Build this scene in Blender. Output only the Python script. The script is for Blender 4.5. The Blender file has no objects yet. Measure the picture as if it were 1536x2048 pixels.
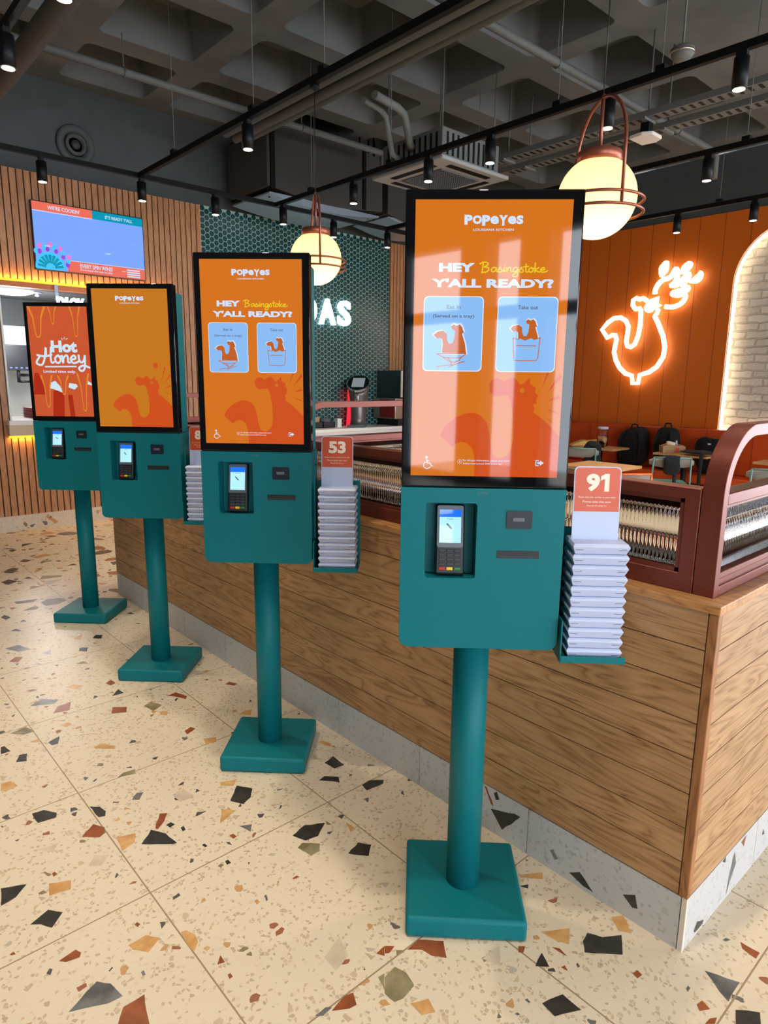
import bpy, bmesh, math, random
from mathutils import Vector, Matrix
from mathutils.geometry import tessellate_polygon
random.seed(7)
PI = math.pi
SC = bpy.context.scene
COL = SC.collection

# ------------------------------------------------------------------ camera, world, exposure
cam_d = bpy.data.cameras.new('camera'); cam = bpy.data.objects.new('camera', cam_d); COL.objects.link(cam)
cam_d.sensor_fit = 'HORIZONTAL'; cam_d.sensor_width = 36.0; cam_d.lens = 36.0*1329.76/1536.0
cam_d.clip_start = 0.05; cam_d.clip_end = 200
cam.matrix_world = Matrix(((0.744, 0.120, -0.657, -1.852), (-0.668, 0.151, -0.729, -0.674), (0.011, 0.981, 0.192, 1.705), (0, 0, 0, 1)))
_m = cam.matrix_world.to_3x3(); _q = _m.to_quaternion().normalized()
cam.matrix_world = Matrix.Translation((-1.852, -0.674, 1.705)) @ _q.to_matrix().to_4x4()
SC.camera = cam

DAY = 10.2            # daylight outside the shopfront
SPOT_W = 45.0        # each track spotlight
world = bpy.data.worlds.new('world'); SC.world = world; world.use_nodes = True
wbg = world.node_tree.nodes['Background']; wbg.inputs[0].default_value = (0.82, 0.90, 1.0, 1); wbg.inputs[1].default_value = DAY
SC.view_settings.view_transform = 'Standard'; SC.view_settings.look = 'None'
SC.view_settings.exposure = 0.0; SC.view_settings.gamma = 1.0; SC.view_settings.use_curve_mapping = False
SC.cycles.use_denoising = True
SC.cycles.max_bounces = 10; SC.cycles.transmission_bounces = 8; SC.cycles.transparent_max_bounces = 12
SC.cycles.sample_clamp_indirect = 6.0; SC.cycles.caustics_reflective = False; SC.cycles.caustics_refractive = False

# ------------------------------------------------------------------ helpers
def S(r, g, b):      # sRGB 0-255 to linear
    f = lambda c: (c/255/12.92 if c/255 <= .04045 else ((c/255+.055)/1.055)**2.4)
    return (f(r), f(g), f(b), 1)

def mat(name, col, rough=.5, metal=0, emit=None, es=0, trans=0, ior=1.45, alpha=1, coat=0, spec=.5):
    m = bpy.data.materials.new(name); m.use_nodes = True
    p = m.node_tree.nodes['Principled BSDF']
    p.inputs['Base Color'].default_value = col; p.inputs['Roughness'].default_value = rough
    p.inputs['Metallic'].default_value = metal; p.inputs['IOR'].default_value = ior
    p.inputs['Transmission Weight'].default_value = trans; p.inputs['Alpha'].default_value = alpha
    p.inputs['Coat Weight'].default_value = coat; p.inputs['Specular IOR Level'].default_value = spec
    if emit: p.inputs['Emission Color'].default_value = emit; p.inputs['Emission Strength'].default_value = es
    return m

class NT:
    def __init__(s, m): s.t = m.node_tree; s.p = s.t.nodes['Principled BSDF']
    def n(s, kind, **kw):
        nd = s.t.nodes.new('ShaderNode'+kind)
        for k, v in kw.items():
            if k.startswith('_'): setattr(nd, k[1:], v)
            else: nd.inputs[k.replace('__', ' ')].default_value = v
        return nd
    def l(s, a, b): s.t.links.new(a, b)
    def math(s, op, a, b=None, c=None):
        nd = s.t.nodes.new('ShaderNodeMath'); nd.operation = op
        for i, v in enumerate((a, b, c)):
            if v is None: continue
            if isinstance(v, (int, float)): nd.inputs[i].default_value = v
            else: s.l(v, nd.inputs[i])
        return nd.outputs[0]
    def mix(s, fac, a, b, mode='MIX'):
        nd = s.t.nodes.new('ShaderNodeMix'); nd.data_type = 'RGBA'; nd.blend_type = mode
        if isinstance(fac, (int, float)): nd.inputs[0].default_value = fac
        else: s.l(fac, nd.inputs[0])
        for i, v in ((6, a), (7, b)):
            if isinstance(v, tuple): nd.inputs[i].default_value = v
            else: s.l(v, nd.inputs[i])
        return nd.outputs[2]
    def ramp(s, fac, stops, interp='LINEAR'):
        nd = s.t.nodes.new('ShaderNodeValToRGB'); nd.color_ramp.interpolation = interp
        e = nd.color_ramp.elements
        while len(e) < len(stops): e.new(.5)
        for i, (p, c) in enumerate(stops): e[i].position = p; e[i].color = c
        s.l(fac, nd.inputs[0]); return nd.outputs[0]
    def obj(s): return s.n('TexCoord').outputs['Object']
    def map(s, v, scale=(1, 1, 1), loc=(0, 0, 0), rot=(0, 0, 0)):
        nd = s.n('Mapping'); nd.inputs['Scale'].default_value = scale; nd.inputs['Location'].default_value = loc; nd.inputs['Rotation'].default_value = rot
        s.l(v, nd.inputs[0]); return nd.outputs[0]
    def bump(s, h, strength=.3, dist=.01):
        nd = s.n('Bump'); nd.inputs['Strength'].default_value = strength; nd.inputs['Distance'].default_value = dist
        s.l(h, nd.inputs['Height']); s.l(nd.outputs[0], s.p.inputs['Normal'])

class MB:
    """collects shapes and links them as ONE mesh object"""
    def __init__(s): s.bm = bmesh.new(); s.mi = 0
    def _faces(s, vs, fs, smooth=False):
        V = [s.bm.verts.new(v) for v in vs]; out = []
        for f in fs:
            try:
                F = s.bm.faces.new([V[i] for i in f]); F.material_index = s.mi; F.smooth = smooth; out.append(F)
            except ValueError: pass
        return out
    def box(s, x0, x1, y0, y1, z0, z1, bev=0, seg=2, M=None):
        vs = [(x, y, z) for x in (x0, x1) for y in (y0, y1) for z in (z0, z1)]
        if M is not None: vs = [M @ Vector(v) for v in vs]
        fs = s._faces(vs, [(0, 1, 3, 2), (4, 6, 7, 5), (0, 4, 5, 1), (2, 3, 7, 6), (0, 2, 6, 4), (1, 5, 7, 3)])
        if bev:
            es = list({e for f in fs for e in f.edges})
            r = bmesh.ops.bevel(s.bm, geom=es, offset=bev, segments=seg, affect='EDGES', profile=.5)
            for f in r['faces']: f.material_index = s.mi; f.smooth = True
        return s
    def tube(s, pts, r, n=10, closed=False, caps=True, radii=None):
        pts = [Vector(p) for p in pts]; k = len(pts); rings = []
        prev = None
        for i, p in enumerate(pts):
            if closed: t = pts[(i+1) % k]-pts[i-1]
            else: t = pts[min(i+1, k-1)]-pts[max(i-1, 0)]
            t.normalize()
            if prev is None:
                a = Vector((0, 0, 1)) if abs(t.z) < .9 else Vector((1, 0, 0))
                u = t.cross(a).normalized()
            else: u = (prev-t*prev.dot(t)).normalized()
            prev = u; w = t.cross(u); rr = radii[i] if radii else r
            rings.append([s.bm.verts.new(p+(u*math.cos(2*PI*j/n)+w*math.sin(2*PI*j/n))*rr) for j in range(n)])
        for i in range(k if closed else k-1):
            a, b = rings[i], rings[(i+1) % k]
            for j in range(n):
                f = s.bm.faces.new((a[j], a[(j+1) % n], b[(j+1) % n], b[j])); f.smooth = True; f.material_index = s.mi
        if caps and not closed:
            for rg in (rings[0][::-1], rings[-1]):
                f = s.bm.faces.new(rg); f.material_index = s.mi
        return s
    def cyl(s, x, y, z0, z1, r, n=24, r2=None):
        return s.tube([(x, y, z0), (x, y, z1)], r, n, radii=[r, r if r2 is None else r2])
    def lathe(s, prof, n=32, at=(0, 0, 0), M=None):
        rings = []
        for r, z in prof:
            ring = []
            for j in range(n):
                v = Vector((r*math.cos(2*PI*j/n), r*math.sin(2*PI*j/n), z))
                if M is not None: v = M @ v
                ring.append(s.bm.verts.new(v+Vector(at)))
            rings.append(ring)
        for a, b in zip(rings, rings[1:]):
            for j in range(n):
                f = s.bm.faces.new((a[j], a[(j+1) % n], b[(j+1) % n], b[j])); f.smooth = True; f.material_index = s.mi
        for rg, rr in ((rings[0][::-1], prof[0][0]), (rings[-1], prof[-1][0])):
            if rr > 1e-4:
                f = s.bm.faces.new(rg); f.material_index = s.mi
        return s
    def poly(s, pts2, fn, depth=0, fn_back=None):
        """filled (concave) polygon of 2-D points; fn(u,v,d) gives the 3-D point, extruded by depth"""
        tri = tessellate_polygon([[Vector((p[0], p[1], 0)) for p in pts2]])
        F = [s.bm.verts.new(fn(p[0], p[1], 0)) for p in pts2]
        for t in tri:
            try:
                f = s.bm.faces.new([F[i] for i in t]); f.material_index = s.mi
            except ValueError: pass
        if depth:
            B = [s.bm.verts.new(fn(p[0], p[1], depth)) for p in pts2]
            for t in tri:
                try:
                    f = s.bm.faces.new([B[i] for i in reversed(t)]); f.material_index = s.mi
                except ValueError: pass
            k = len(pts2)
            for i in range(k):
                f = s.bm.faces.new((F[i], F[(i+1) % k], B[(i+1) % k], B[i])); f.material_index = s.mi
        return s
    def build(s, name, m, parent=None, loc=None, rotz=None, fix=True, bevel=0):
        if fix: bmesh.ops.recalc_face_normals(s.bm, faces=s.bm.faces)
        me = bpy.data.meshes.new(name); s.bm.to_mesh(me); s.bm.free()
        for q in (m if isinstance(m, (list, tuple)) else [m]): me.materials.append(q)
        o = bpy.data.objects.new(name, me); COL.objects.link(o)
        if parent: o.parent = parent
        if loc: o.location = loc
        if rotz is not None: o.rotation_euler = (0, 0, rotz)
        if bevel:
            b = o.modifiers.new('bevel', 'BEVEL'); b.width = bevel; b.segments = 2; b.limit_method = 'ANGLE'
        return o

def empty(name, loc, rotz=0):
    o = bpy.data.objects.new(name, None); COL.objects.link(o); o.location = loc; o.rotation_euler = (0, 0, rotz); o.empty_display_size = .1
    return o
def tag(o, label, cat, group=None, kind=None):
    o['label'] = label; o['category'] = cat
    if group: o['group'] = group
    if kind: o['kind'] = kind
    return o
def struct(o, label=None):
    o['kind'] = 'structure'
    if label: o['label'] = label
    return o
def copy_tree(o, parent=None):
    c = o.copy(); COL.objects.link(c)
    if parent: c.parent = parent
    for ch in [x for x in COL.objects if x.parent == o]: copy_tree(ch, c)
    return c

def rrect(x0, x1, z0, z1, r, n=5):
    out = []
    for cx, cz, a0 in ((x1-r, z1-r, 0), (x0+r, z1-r, 90), (x0+r, z0+r, 180), (x1-r, z0+r, 270)):
        for i in range(n+1):
            a = math.radians(a0+90*i/n); out.append((cx+r*math.cos(a), cz+r*math.sin(a)))
    return out
def smooth_path(pts, n=5, closed=False):
    P = [Vector(p) for p in pts]; k = len(P); out = []
    for i in range(k if closed else k-1):
        g = lambda j: P[j % k] if closed else P[min(max(j, 0), k-1)]
        p0, p1, p2, p3 = g(i-1), g(i), g(i+1), g(i+2)
        for j in range(n):
            t = j/n
            out.append(.5*((2*p1)+(p2-p0)*t+(2*p0-5*p1+4*p2-p3)*t*t+(3*p1-p0-3*p2+p3)*t*t*t))
    if not closed: out.append(P[-1])
    return out

_tc = {}
def text_geo(s, bold=0.0):
    key = (s, bold)
    if key not in _tc:
        cu = bpy.data.curves.new('t', 'FONT'); cu.body = s; cu.offset = bold; cu.resolution_u = 3; cu.fill_mode = 'FRONT'
        ob = bpy.data.objects.new('t', cu); COL.objects.link(ob)
        dg = bpy.context.evaluated_depsgraph_get(); dg.update()
        me = bpy.data.meshes.new_from_object(ob.evaluated_get(dg))
        vs = [(v.co.x, v.co.y) for v in me.vertices]; fs = [tuple(p.vertices) for p in me.polygons]
        bpy.data.objects.remove(ob); bpy.data.curves.remove(cu); bpy.data.meshes.remove(me)
        x0 = min(v[0] for v in vs); x1 = max(v[0] for v in vs); y0 = min(v[1] for v in vs); y1 = max(v[1] for v in vs)
        _tc[key] = ([((x-x0)/(x1-x0), (y-y0)/(y1-y0)) for x, y in vs], fs, (x1-x0)/(y1-y0))
    return _tc[key]
def add_text(mb, s, u0, u1, v0, v1, fn, bold=.0, depth=0, shear=0):
    """text fitted to the box u0..u1, v0..v1"""
    vs, fs, asp = text_geo(s, bold)
    P = [(u0+x*(u1-u0)+shear*y*(v1-v0), v0+y*(v1-v0)) for x, y in vs]
    F = [mb.bm.verts.new(fn(x, y, 0)) for x, y in P]
    B = [mb.bm.verts.new(fn(x, y, depth)) for x, y in P] if depth else None
    cnt = {}
    for f in fs:
        try: q = mb.bm.faces.new([F[i] for i in f]); q.material_index = mb.mi
        except ValueError: continue
        if depth:
            q = mb.bm.faces.new([B[i] for i in reversed(f)]); q.material_index = mb.mi
            for i in range(len(f)):
                a, b = f[i], f[(i+1) % len(f)]; cnt.setdefault(frozenset((a, b)), []).append((a, b))
    if depth:
        for k, v in cnt.items():
            if len(v) == 1:
                a, b = v[0]; q = mb.bm.faces.new((F[b], F[a], B[a], B[b])); q.material_index = mb.mi
def add_stroke(mb, pts, w, fn, n=4, d=0.0, raw=False, closed=False):
    """flat ribbon of width w along smoothed 2-D points"""
    P = [Vector((p[0], p[1])) for p in pts] if raw else smooth_path([(p[0], p[1], 0) for p in pts], n, closed)
    P = [Vector((p[0], p[1])) for p in P]
    k = len(P); L = []; R = []
    for i in range(k):
        t = P[min(i+1, k-1)]-P[max(i-1, 0)]
        if closed: t = P[(i+1) % k]-P[i-1]
        if t.length < 1e-9: t = Vector((1, 0))
        t.normalize(); nn = Vector((-t.y, t.x))*w/2
        a = P[i]+nn; b = P[i]-nn
        L.append(mb.bm.verts.new(fn(a.x, a.y, d))); R.append(mb.bm.verts.new(fn(b.x, b.y, d)))
    for i in range(k if closed else k-1):
        j = (i+1) % k
        f = mb.bm.faces.new((L[i], L[j], R[j], R[i])); f.material_index = mb.mi
    if not closed:
        for p in (P[0], P[-1]):
            ring = [mb.bm.verts.new(fn(p.x+w/2*math.cos(2*PI*j/10), p.y+w/2*math.sin(2*PI*j/10), d)) for j in range(10)]
            f = mb.bm.faces.new(ring); f.material_index = mb.mi

# ------------------------------------------------------------------ materials
def mnoise(name, c1, c2, scale=(8, 8, 8), rough=.5, detail=4, bump=0, lo=.35, hi=.65, metal=0, bdist=.005):
    m = mat(name, c1, rough, metal); t = NT(m); v = t.map(t.obj(), scale)
    nz = t.n('TexNoise', Scale=1.0, Detail=detail); t.l(v, nz.inputs['Vector'])
    t.l(t.ramp(nz.outputs[0], [(lo, c1), (hi, c2)]), t.p.inputs['Base Color'])
    if bump: t.bump(nz.outputs[0], bump, bdist)
    return m

M = {}
M['teal'] = mnoise('teal_paint', S(8, 104, 110), S(11, 110, 116), (300, 300, 300), .46, 2, .05, bdist=.001)
M['teal'].node_tree.nodes['Principled BSDF'].inputs['Specular IOR Level'].default_value = .22
M['teal_side'] = M['teal']
M['black_glass'] = mat('black_glass', (.004, .004, .005, 1), .04, spec=.5)
M['black'] = mat('black_plastic', (.012, .012, .014, 1), .4)
M['blackmetal'] = mat('black_metal', (.004, .004, .005, 1), .5, spec=.3)
M['fabric_black'] = mnoise('black_fabric', (.004, .004, .005, 1), (.012, .012, .014, 1), (60, 60, 60), .9, 5, .4)
M['grey_plastic'] = mat('grey_plastic', S(95, 100, 108), .35)
M['key'] = mat('dark_key', S(45, 48, 55), .5)
M['red'] = mat('red_key', S(175, 40, 45), .5); M['yellow'] = mat('yellow_key', S(225, 190, 40), .5); M['green'] = mat('green_key', S(30, 110, 50), .5)
M['copper'] = mat('copper_paint', S(150, 84, 64), .36, .55)
M['frame'] = mnoise('rust_brown_coating', S(118, 55, 41), S(126, 60, 45), (200, 200, 200), .38, 2, .03, metal=.35, bdist=.001)
M['white'] = mat('white_plastic', S(188, 196, 222), .4)
M['cardorange'] = mat('orange_card', S(202, 78, 32), .35)
M['cream'] = mat('cream_print', S(240, 222, 200), .4)
M['oakedge'] = None
M['steel'] = mat('brushed_steel', S(190, 175, 158), .32, .9)
M['darkglass'] = mat('smoked_glass', S(42, 54, 58), .12)
M['whitewall'] = mat('white_wall', S(228, 228, 222), .6)
M['whitetop'] = mat('white_worktop', S(232, 226, 220), .3)
M['ceil'] = mnoise('grey_concrete_paint', S(88, 90, 90), S(102, 103, 101), (2.2, 2.2, 2.2), .75, 6, .15, bdist=.01)
M['wallgrey'] = mnoise('dark_grey_paint', S(66, 70, 71), S(72, 76, 77), (3, 3, 3), .7, 4)
M['duct'] = mat('dark_duct_paint', S(58, 56, 52), .55)
M['ductbottom'] = mat('duct_daylight_sheen', S(170, 184, 198), .3, .6)  # pale blue stands in for daylight reflected on the dark painted underside
M['pipe'] = mat('grey_pipe_paint', S(98, 99, 96), .65)
M['trackblack'] = mat('black_track', (.003, .003, .003, 1), .6, spec=.2)
M['slatback'] = mat('dark_batten_backing', S(38, 26, 20), .8)

def wood(name, c1, c2, c3, axis='x', plank=None, plank_axis='z', off=0, rough=.45, grain=1.0):
    """oak: long grain along one axis, each plank (every plank m along plank_axis) shifted and toned"""
    m = mat(name, c1, rough); t = NT(m); o = t.obj()
    sep = t.n('SeparateXYZ'); t.l(o, sep.inputs[0]); sx, sy, sz = sep.outputs
    along = {'x': sx, 'y': sy, 'z': sz}[axis]
    oth = [c for k, c in (('x', sx), ('y', sy), ('z', sz)) if k != axis]
    if plank:
        idn = t.math('FLOOR', t.math('DIVIDE', t.math('SUBTRACT', {'x': sx, 'y': sy, 'z': sz}[plank_axis], off), plank))
        wn = t.n('TexWhiteNoise'); wn.noise_dimensions = '1D'; t.l(idn, wn.inputs['W']); rnd = wn.outputs[0]
    else: rnd = None
    a = t.math('MULTIPLY', along, 1.5*grain)
    if rnd: a = t.math('ADD', a, t.math('MULTIPLY', rnd, 37.0))
    cb = t.n('CombineXYZ'); t.l(a, cb.inputs[0]); t.l(t.math('MULTIPLY', oth[0], 11*grain), cb.inputs[1]); t.l(t.math('MULTIPLY', oth[1], 11*grain), cb.inputs[2])
    n1 = t.n('TexNoise', Scale=1.0, Detail=2.0, Distortion=.6); t.l(cb.outputs[0], n1.inputs['Vector'])
    # cathedral rings: contour lines of the soft noise
    rings = t.math('FRACT', t.math('MULTIPLY', n1.outputs[0], 9.0))
    rr = t.math('ABSOLUTE', t.math('SUBTRACT', rings, .5))
    cb2 = t.n('CombineXYZ'); t.l(t.math('MULTIPLY', a, 4.0), cb2.inputs[0]); t.l(t.math('MULTIPLY', oth[0], 160*grain), cb2.inputs[1]); t.l(t.math('MULTIPLY', oth[1], 160*grain), cb2.inputs[2])
    n2 = t.n('TexNoise', Scale=1.0, Detail=3.0); t.l(cb2.outputs[0], n2.inputs['Vector'])
    f = t.math('ADD', t.math('MULTIPLY', rr, 1.0), t.math('MULTIPLY', n2.outputs[0], .75))
    c = t.ramp(f, [(.28, c3), (.52, c1), (.95, c2)])
    if rnd: c = t.mix(t.math('MULTIPLY', rnd, .22), c, c3)
    t.l(c, t.p.inputs['Base Color'])
    t.bump(n2.outputs[0], .12, .002)
    return m
OAK = (S(172, 128, 84), S(189, 148, 104), S(126, 88, 53))
M['oakL'] = wood('oak_planks', *OAK, axis='y', plank=.1123, off=.1855)
M['oakR'] = wood('oak_planks_side', *OAK, axis='x', plank=.1123, off=.1855)
M['oakX'] = wood('oak_board', *OAK, axis='x'); M['oakY'] = wood('oak_board_long', *OAK, axis='y'); M['oakZ'] = wood('oak_post', S(150, 98, 56), S(165, 112, 68), S(120, 74, 40), axis='z')
M['oaktop'] = wood('oak_top', S(182, 128, 76), S(196, 142, 90), S(150, 100, 58), axis='y')
M['slat'] = wood('slat_timber', S(178, 124, 82), S(192, 138, 94), S(148, 98, 62), axis='z', plank=.07, plank_axis='x', off=2.385)
M['table'] = wood('table_oak', S(186, 138, 88), S(200, 155, 104), S(160, 112, 66), axis='y')

def terrazzo(name, base, far=False, grout=True, chips=True, warm=True, plinth=False):
    m = mat(name, base, .36); t = NT(m); o = t.obj()
    sep = t.n('SeparateXYZ'); t.l(o, sep.inputs[0])
    nz = t.n('TexNoise', Scale=2.0, Detail=3.0); t.l(o, nz.inputs['Vector'])
    c = t.mix(t.math('MULTIPLY', nz.outputs[0], .12), base, S(196, 172, 140) if warm else S(165, 162, 158))
    def layer(c, scale, keep, thr, cols, jitter=.25, mask=None, seed=0):
        mp = t.map(o, (1, 1, 1), (seed, seed*.7, seed*.3))
        dn = t.n('TexNoise', Scale=scale*1.3, Detail=1.0); t.l(mp, dn.inputs['Vector'])
        dv = t.n('VectorMath'); dv.operation = 'MULTIPLY_ADD'
        t.l(dn.outputs[1], dv.inputs[0]); dv.inputs[1].default_value = (jitter/scale,)*3; t.l(mp, dv.inputs[2])
        v = t.n('TexVoronoi', Scale=scale, Randomness=1.0); v.voronoi_dimensions = '2D' if not plinth else '3D'
        e = t.n('TexVoronoi', Scale=scale, Randomness=1.0); e.feature = 'DISTANCE_TO_EDGE'; e.voronoi_dimensions = v.voronoi_dimensions
        t.l(dv.outputs[0], v.inputs['Vector']); t.l(dv.outputs[0], e.inputs['Vector'])
        s2 = t.n('SeparateColor'); t.l(v.outputs['Color'], s2.inputs[0])
        k = t.math('LESS_THAN', s2.outputs[0], keep)
        g = t.math('GREATER_THAN', e.outputs[0], t.math('ADD', thr, t.math('MULTIPLY', s2.outputs[2], thr*.8)))
        k = t.math('MULTIPLY', k, g)
        if mask is not None: k = t.math('MULTIPLY', k, mask)
        cc = t.ramp(s2.outputs[1], cols, 'CONSTANT')
        # a little veining inside each stone
        vn = t.n('TexNoise', Scale=30.0, Detail=4.0); t.l(o, vn.inputs['Vector'])
        cc = t.mix(t.math('MULTIPLY', vn.outputs[0], .35), cc, S(150, 135, 115))
        return t.mix(k, c, cc)
    fine = [(0, S(200, 178, 144)), (.35, S(192, 170, 140)), (.6, S(220, 200, 172)), (.85, S(184, 164, 138))]
    if not warm: fine = [(0, S(182, 180, 177)), (.5, S(198, 196, 193)), (.8, S(168, 167, 166))]
    c = layer(c, 85, .22, .08, fine, seed=3)
    c = layer(c, 40, .045, .14, fine, seed=5)
    big = [(0, S(52, 50, 46)), (.32, S(150, 78, 42)), (.5, S(196, 146, 88)), (.68, S(90, 88, 86)), (.8, S(128, 112, 76)), (.92, S(185, 172, 150))]
    if chips:
        mask = None
        if far:   # the stones of the near floor are laid one by one
            mask = t.math('GREATER_THAN', t.math('ADD', t.math('MULTIPLY', sep.outputs[0], .657), t.math('MULTIPLY', sep.outputs[1], .729)), 2.9)
            m2 = t.math('LESS_THAN', t.math('ADD', t.math('MULTIPLY', sep.outputs[0], .657), t.math('MULTIPLY', sep.outputs[1], .729)), -.75)
            mask = t.math('MAXIMUM', mask, m2)
        c = layer(c, 6.0, .26, .13, big, .12, mask, seed=11)
        c = layer(c, 15, .12, .16, big, .2, mask, seed=17)
        c = layer(c, 34, .03, .14, big, .3, None, seed=23)
    if grout:
        br = t.n('TexBrick', Scale=1.0); br.offset = 0; br.squash = 1
        for k, v in (('Mortar Size', .0028), ('Mortar Smooth', .2), ('Brick Width', .75), ('Row Height', .735)): br.inputs[k].default_value = v
        t.l(t.map(o, (1, 1, 1), (1.118+7.5, .17+7.35, 0)), br.inputs['Vector'])
        c = t.mix(br.outputs['Fac'], c, S(150, 128, 100))
    t.l(c, t.p.inputs['Base Color'])
    return m
M['terrazzo'] = terrazzo('terrazzo_floor', S(216, 199, 172), far=True)
M['plinthstone'] = terrazzo('terrazzo_plinth', S(190, 188, 184), grout=False, chips=False, warm=False, plinth=True)
M['skirtstone'] = terrazzo('terrazzo_skirting', S(208, 194, 172), grout=False, plinth=True)
STONE = {'D': mnoise('dark_stone', S(40, 39, 35), S(58, 56, 50), (22, 22, 22), .3), 'G': mnoise('grey_stone', S(78, 78, 76), S(120, 118, 114), (14, 14, 14), .3),
         'R': mnoise('rust_stone', S(128, 66, 34), S(150, 82, 44), (20, 20, 20), .3), 'O': mnoise('ochre_stone', S(188, 136, 78), S(208, 164, 106), (18, 18, 18), .3),
         'L': mnoise('pale_stone', S(190, 172, 148), S(206, 188, 160), (18, 18, 18), .3), 'V': mnoise('olive_stone', S(110, 100, 68), S(150, 136, 104), (16, 16, 16), .3)}

# fluted glass
M['glass'] = mat('fluted_glass', (.93, .96, .96, 1), .02, trans=1, ior=1.46)
M['clear'] = mat('clear_plastic', (.95, .95, .97, 1), .03, trans=1, ior=1.2)

def emis(name, col, s, gloss=False):
    m = mat(name, (0, 0, 0, 1) if not gloss else tuple(x*.04 for x in col[:3])+(1,), .03 if gloss else .5, emit=col, es=s)
    return m
E = {}
def scr(name, rgb, k=1.0): E[name] = emis('screen_'+name, S(*rgb), k, True)
for n_, rgb_, k_ in (('orange', (222, 120, 32), .88), ('amber', (216, 130, 34), .8), ('rust', (214, 84, 30), .9), ('white', (205, 225, 255), 1.0), ('yellow', (235, 200, 40), .95),
    ('card', (140, 190, 246), .95), ('cardedge', (215, 230, 250), 1), ('cardorange', (200, 100, 40), .9), ('greytext', (96, 100, 120), .9),
    ('honey', (206, 90, 50), .92), ('drip', (232, 140, 48), .9), ('deep', (178, 48, 22), .9), ('ice', (205, 226, 240), 1), ('tvblue', (120, 160, 250), 1.1), ('tvred', (236, 110, 90), 1), ('tvteal', (10, 150, 180), 1), ('tvviolet', (150, 70, 220), 1), ('tvcyan', (70, 190, 245), 1.1), ('termblue', (30, 110, 245), 1.2), ('termwhite', (170, 225, 250), 1.2), ('termgrey', (90, 120, 130), 1), ('navy', (26, 34, 56), .8), ('icon', (90, 110, 190), 1.2), ('pink', (245, 120, 200), 1)):
    scr(n_, rgb_, k_)
E['navy'] = emis('screen_standby_navy', S(30, 38, 60), .8)
E['neon'] = emis('neon_warm', (1, .86, .62, 1), 4.5)
E['led'] = emis('led_amber', (1, .42, .012, 1), 2.3)
E['ledwarm'] = emis('led_warm_white', (1, .8, .5, 1), 9.0)
E['sign'] = emis('sign_cool_white', (.72, .92, 1, 1), 5.0)
E['lampface'] = emis('spot_face', (1, .86, .6, 1), 14.0)
E['panel'] = emis('kitchen_lamp', (1, .98, .95, 1), 2.5)
E['redglow'] = emis('red_lit_plastic', (1, .02, .05, 1), 1.4)
E['termred'] = emis('red_lamp', (1, .1, .1, 1), 1)
E['emlight'] = mat('white_fitting', S(225, 215, 205), .5)
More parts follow.
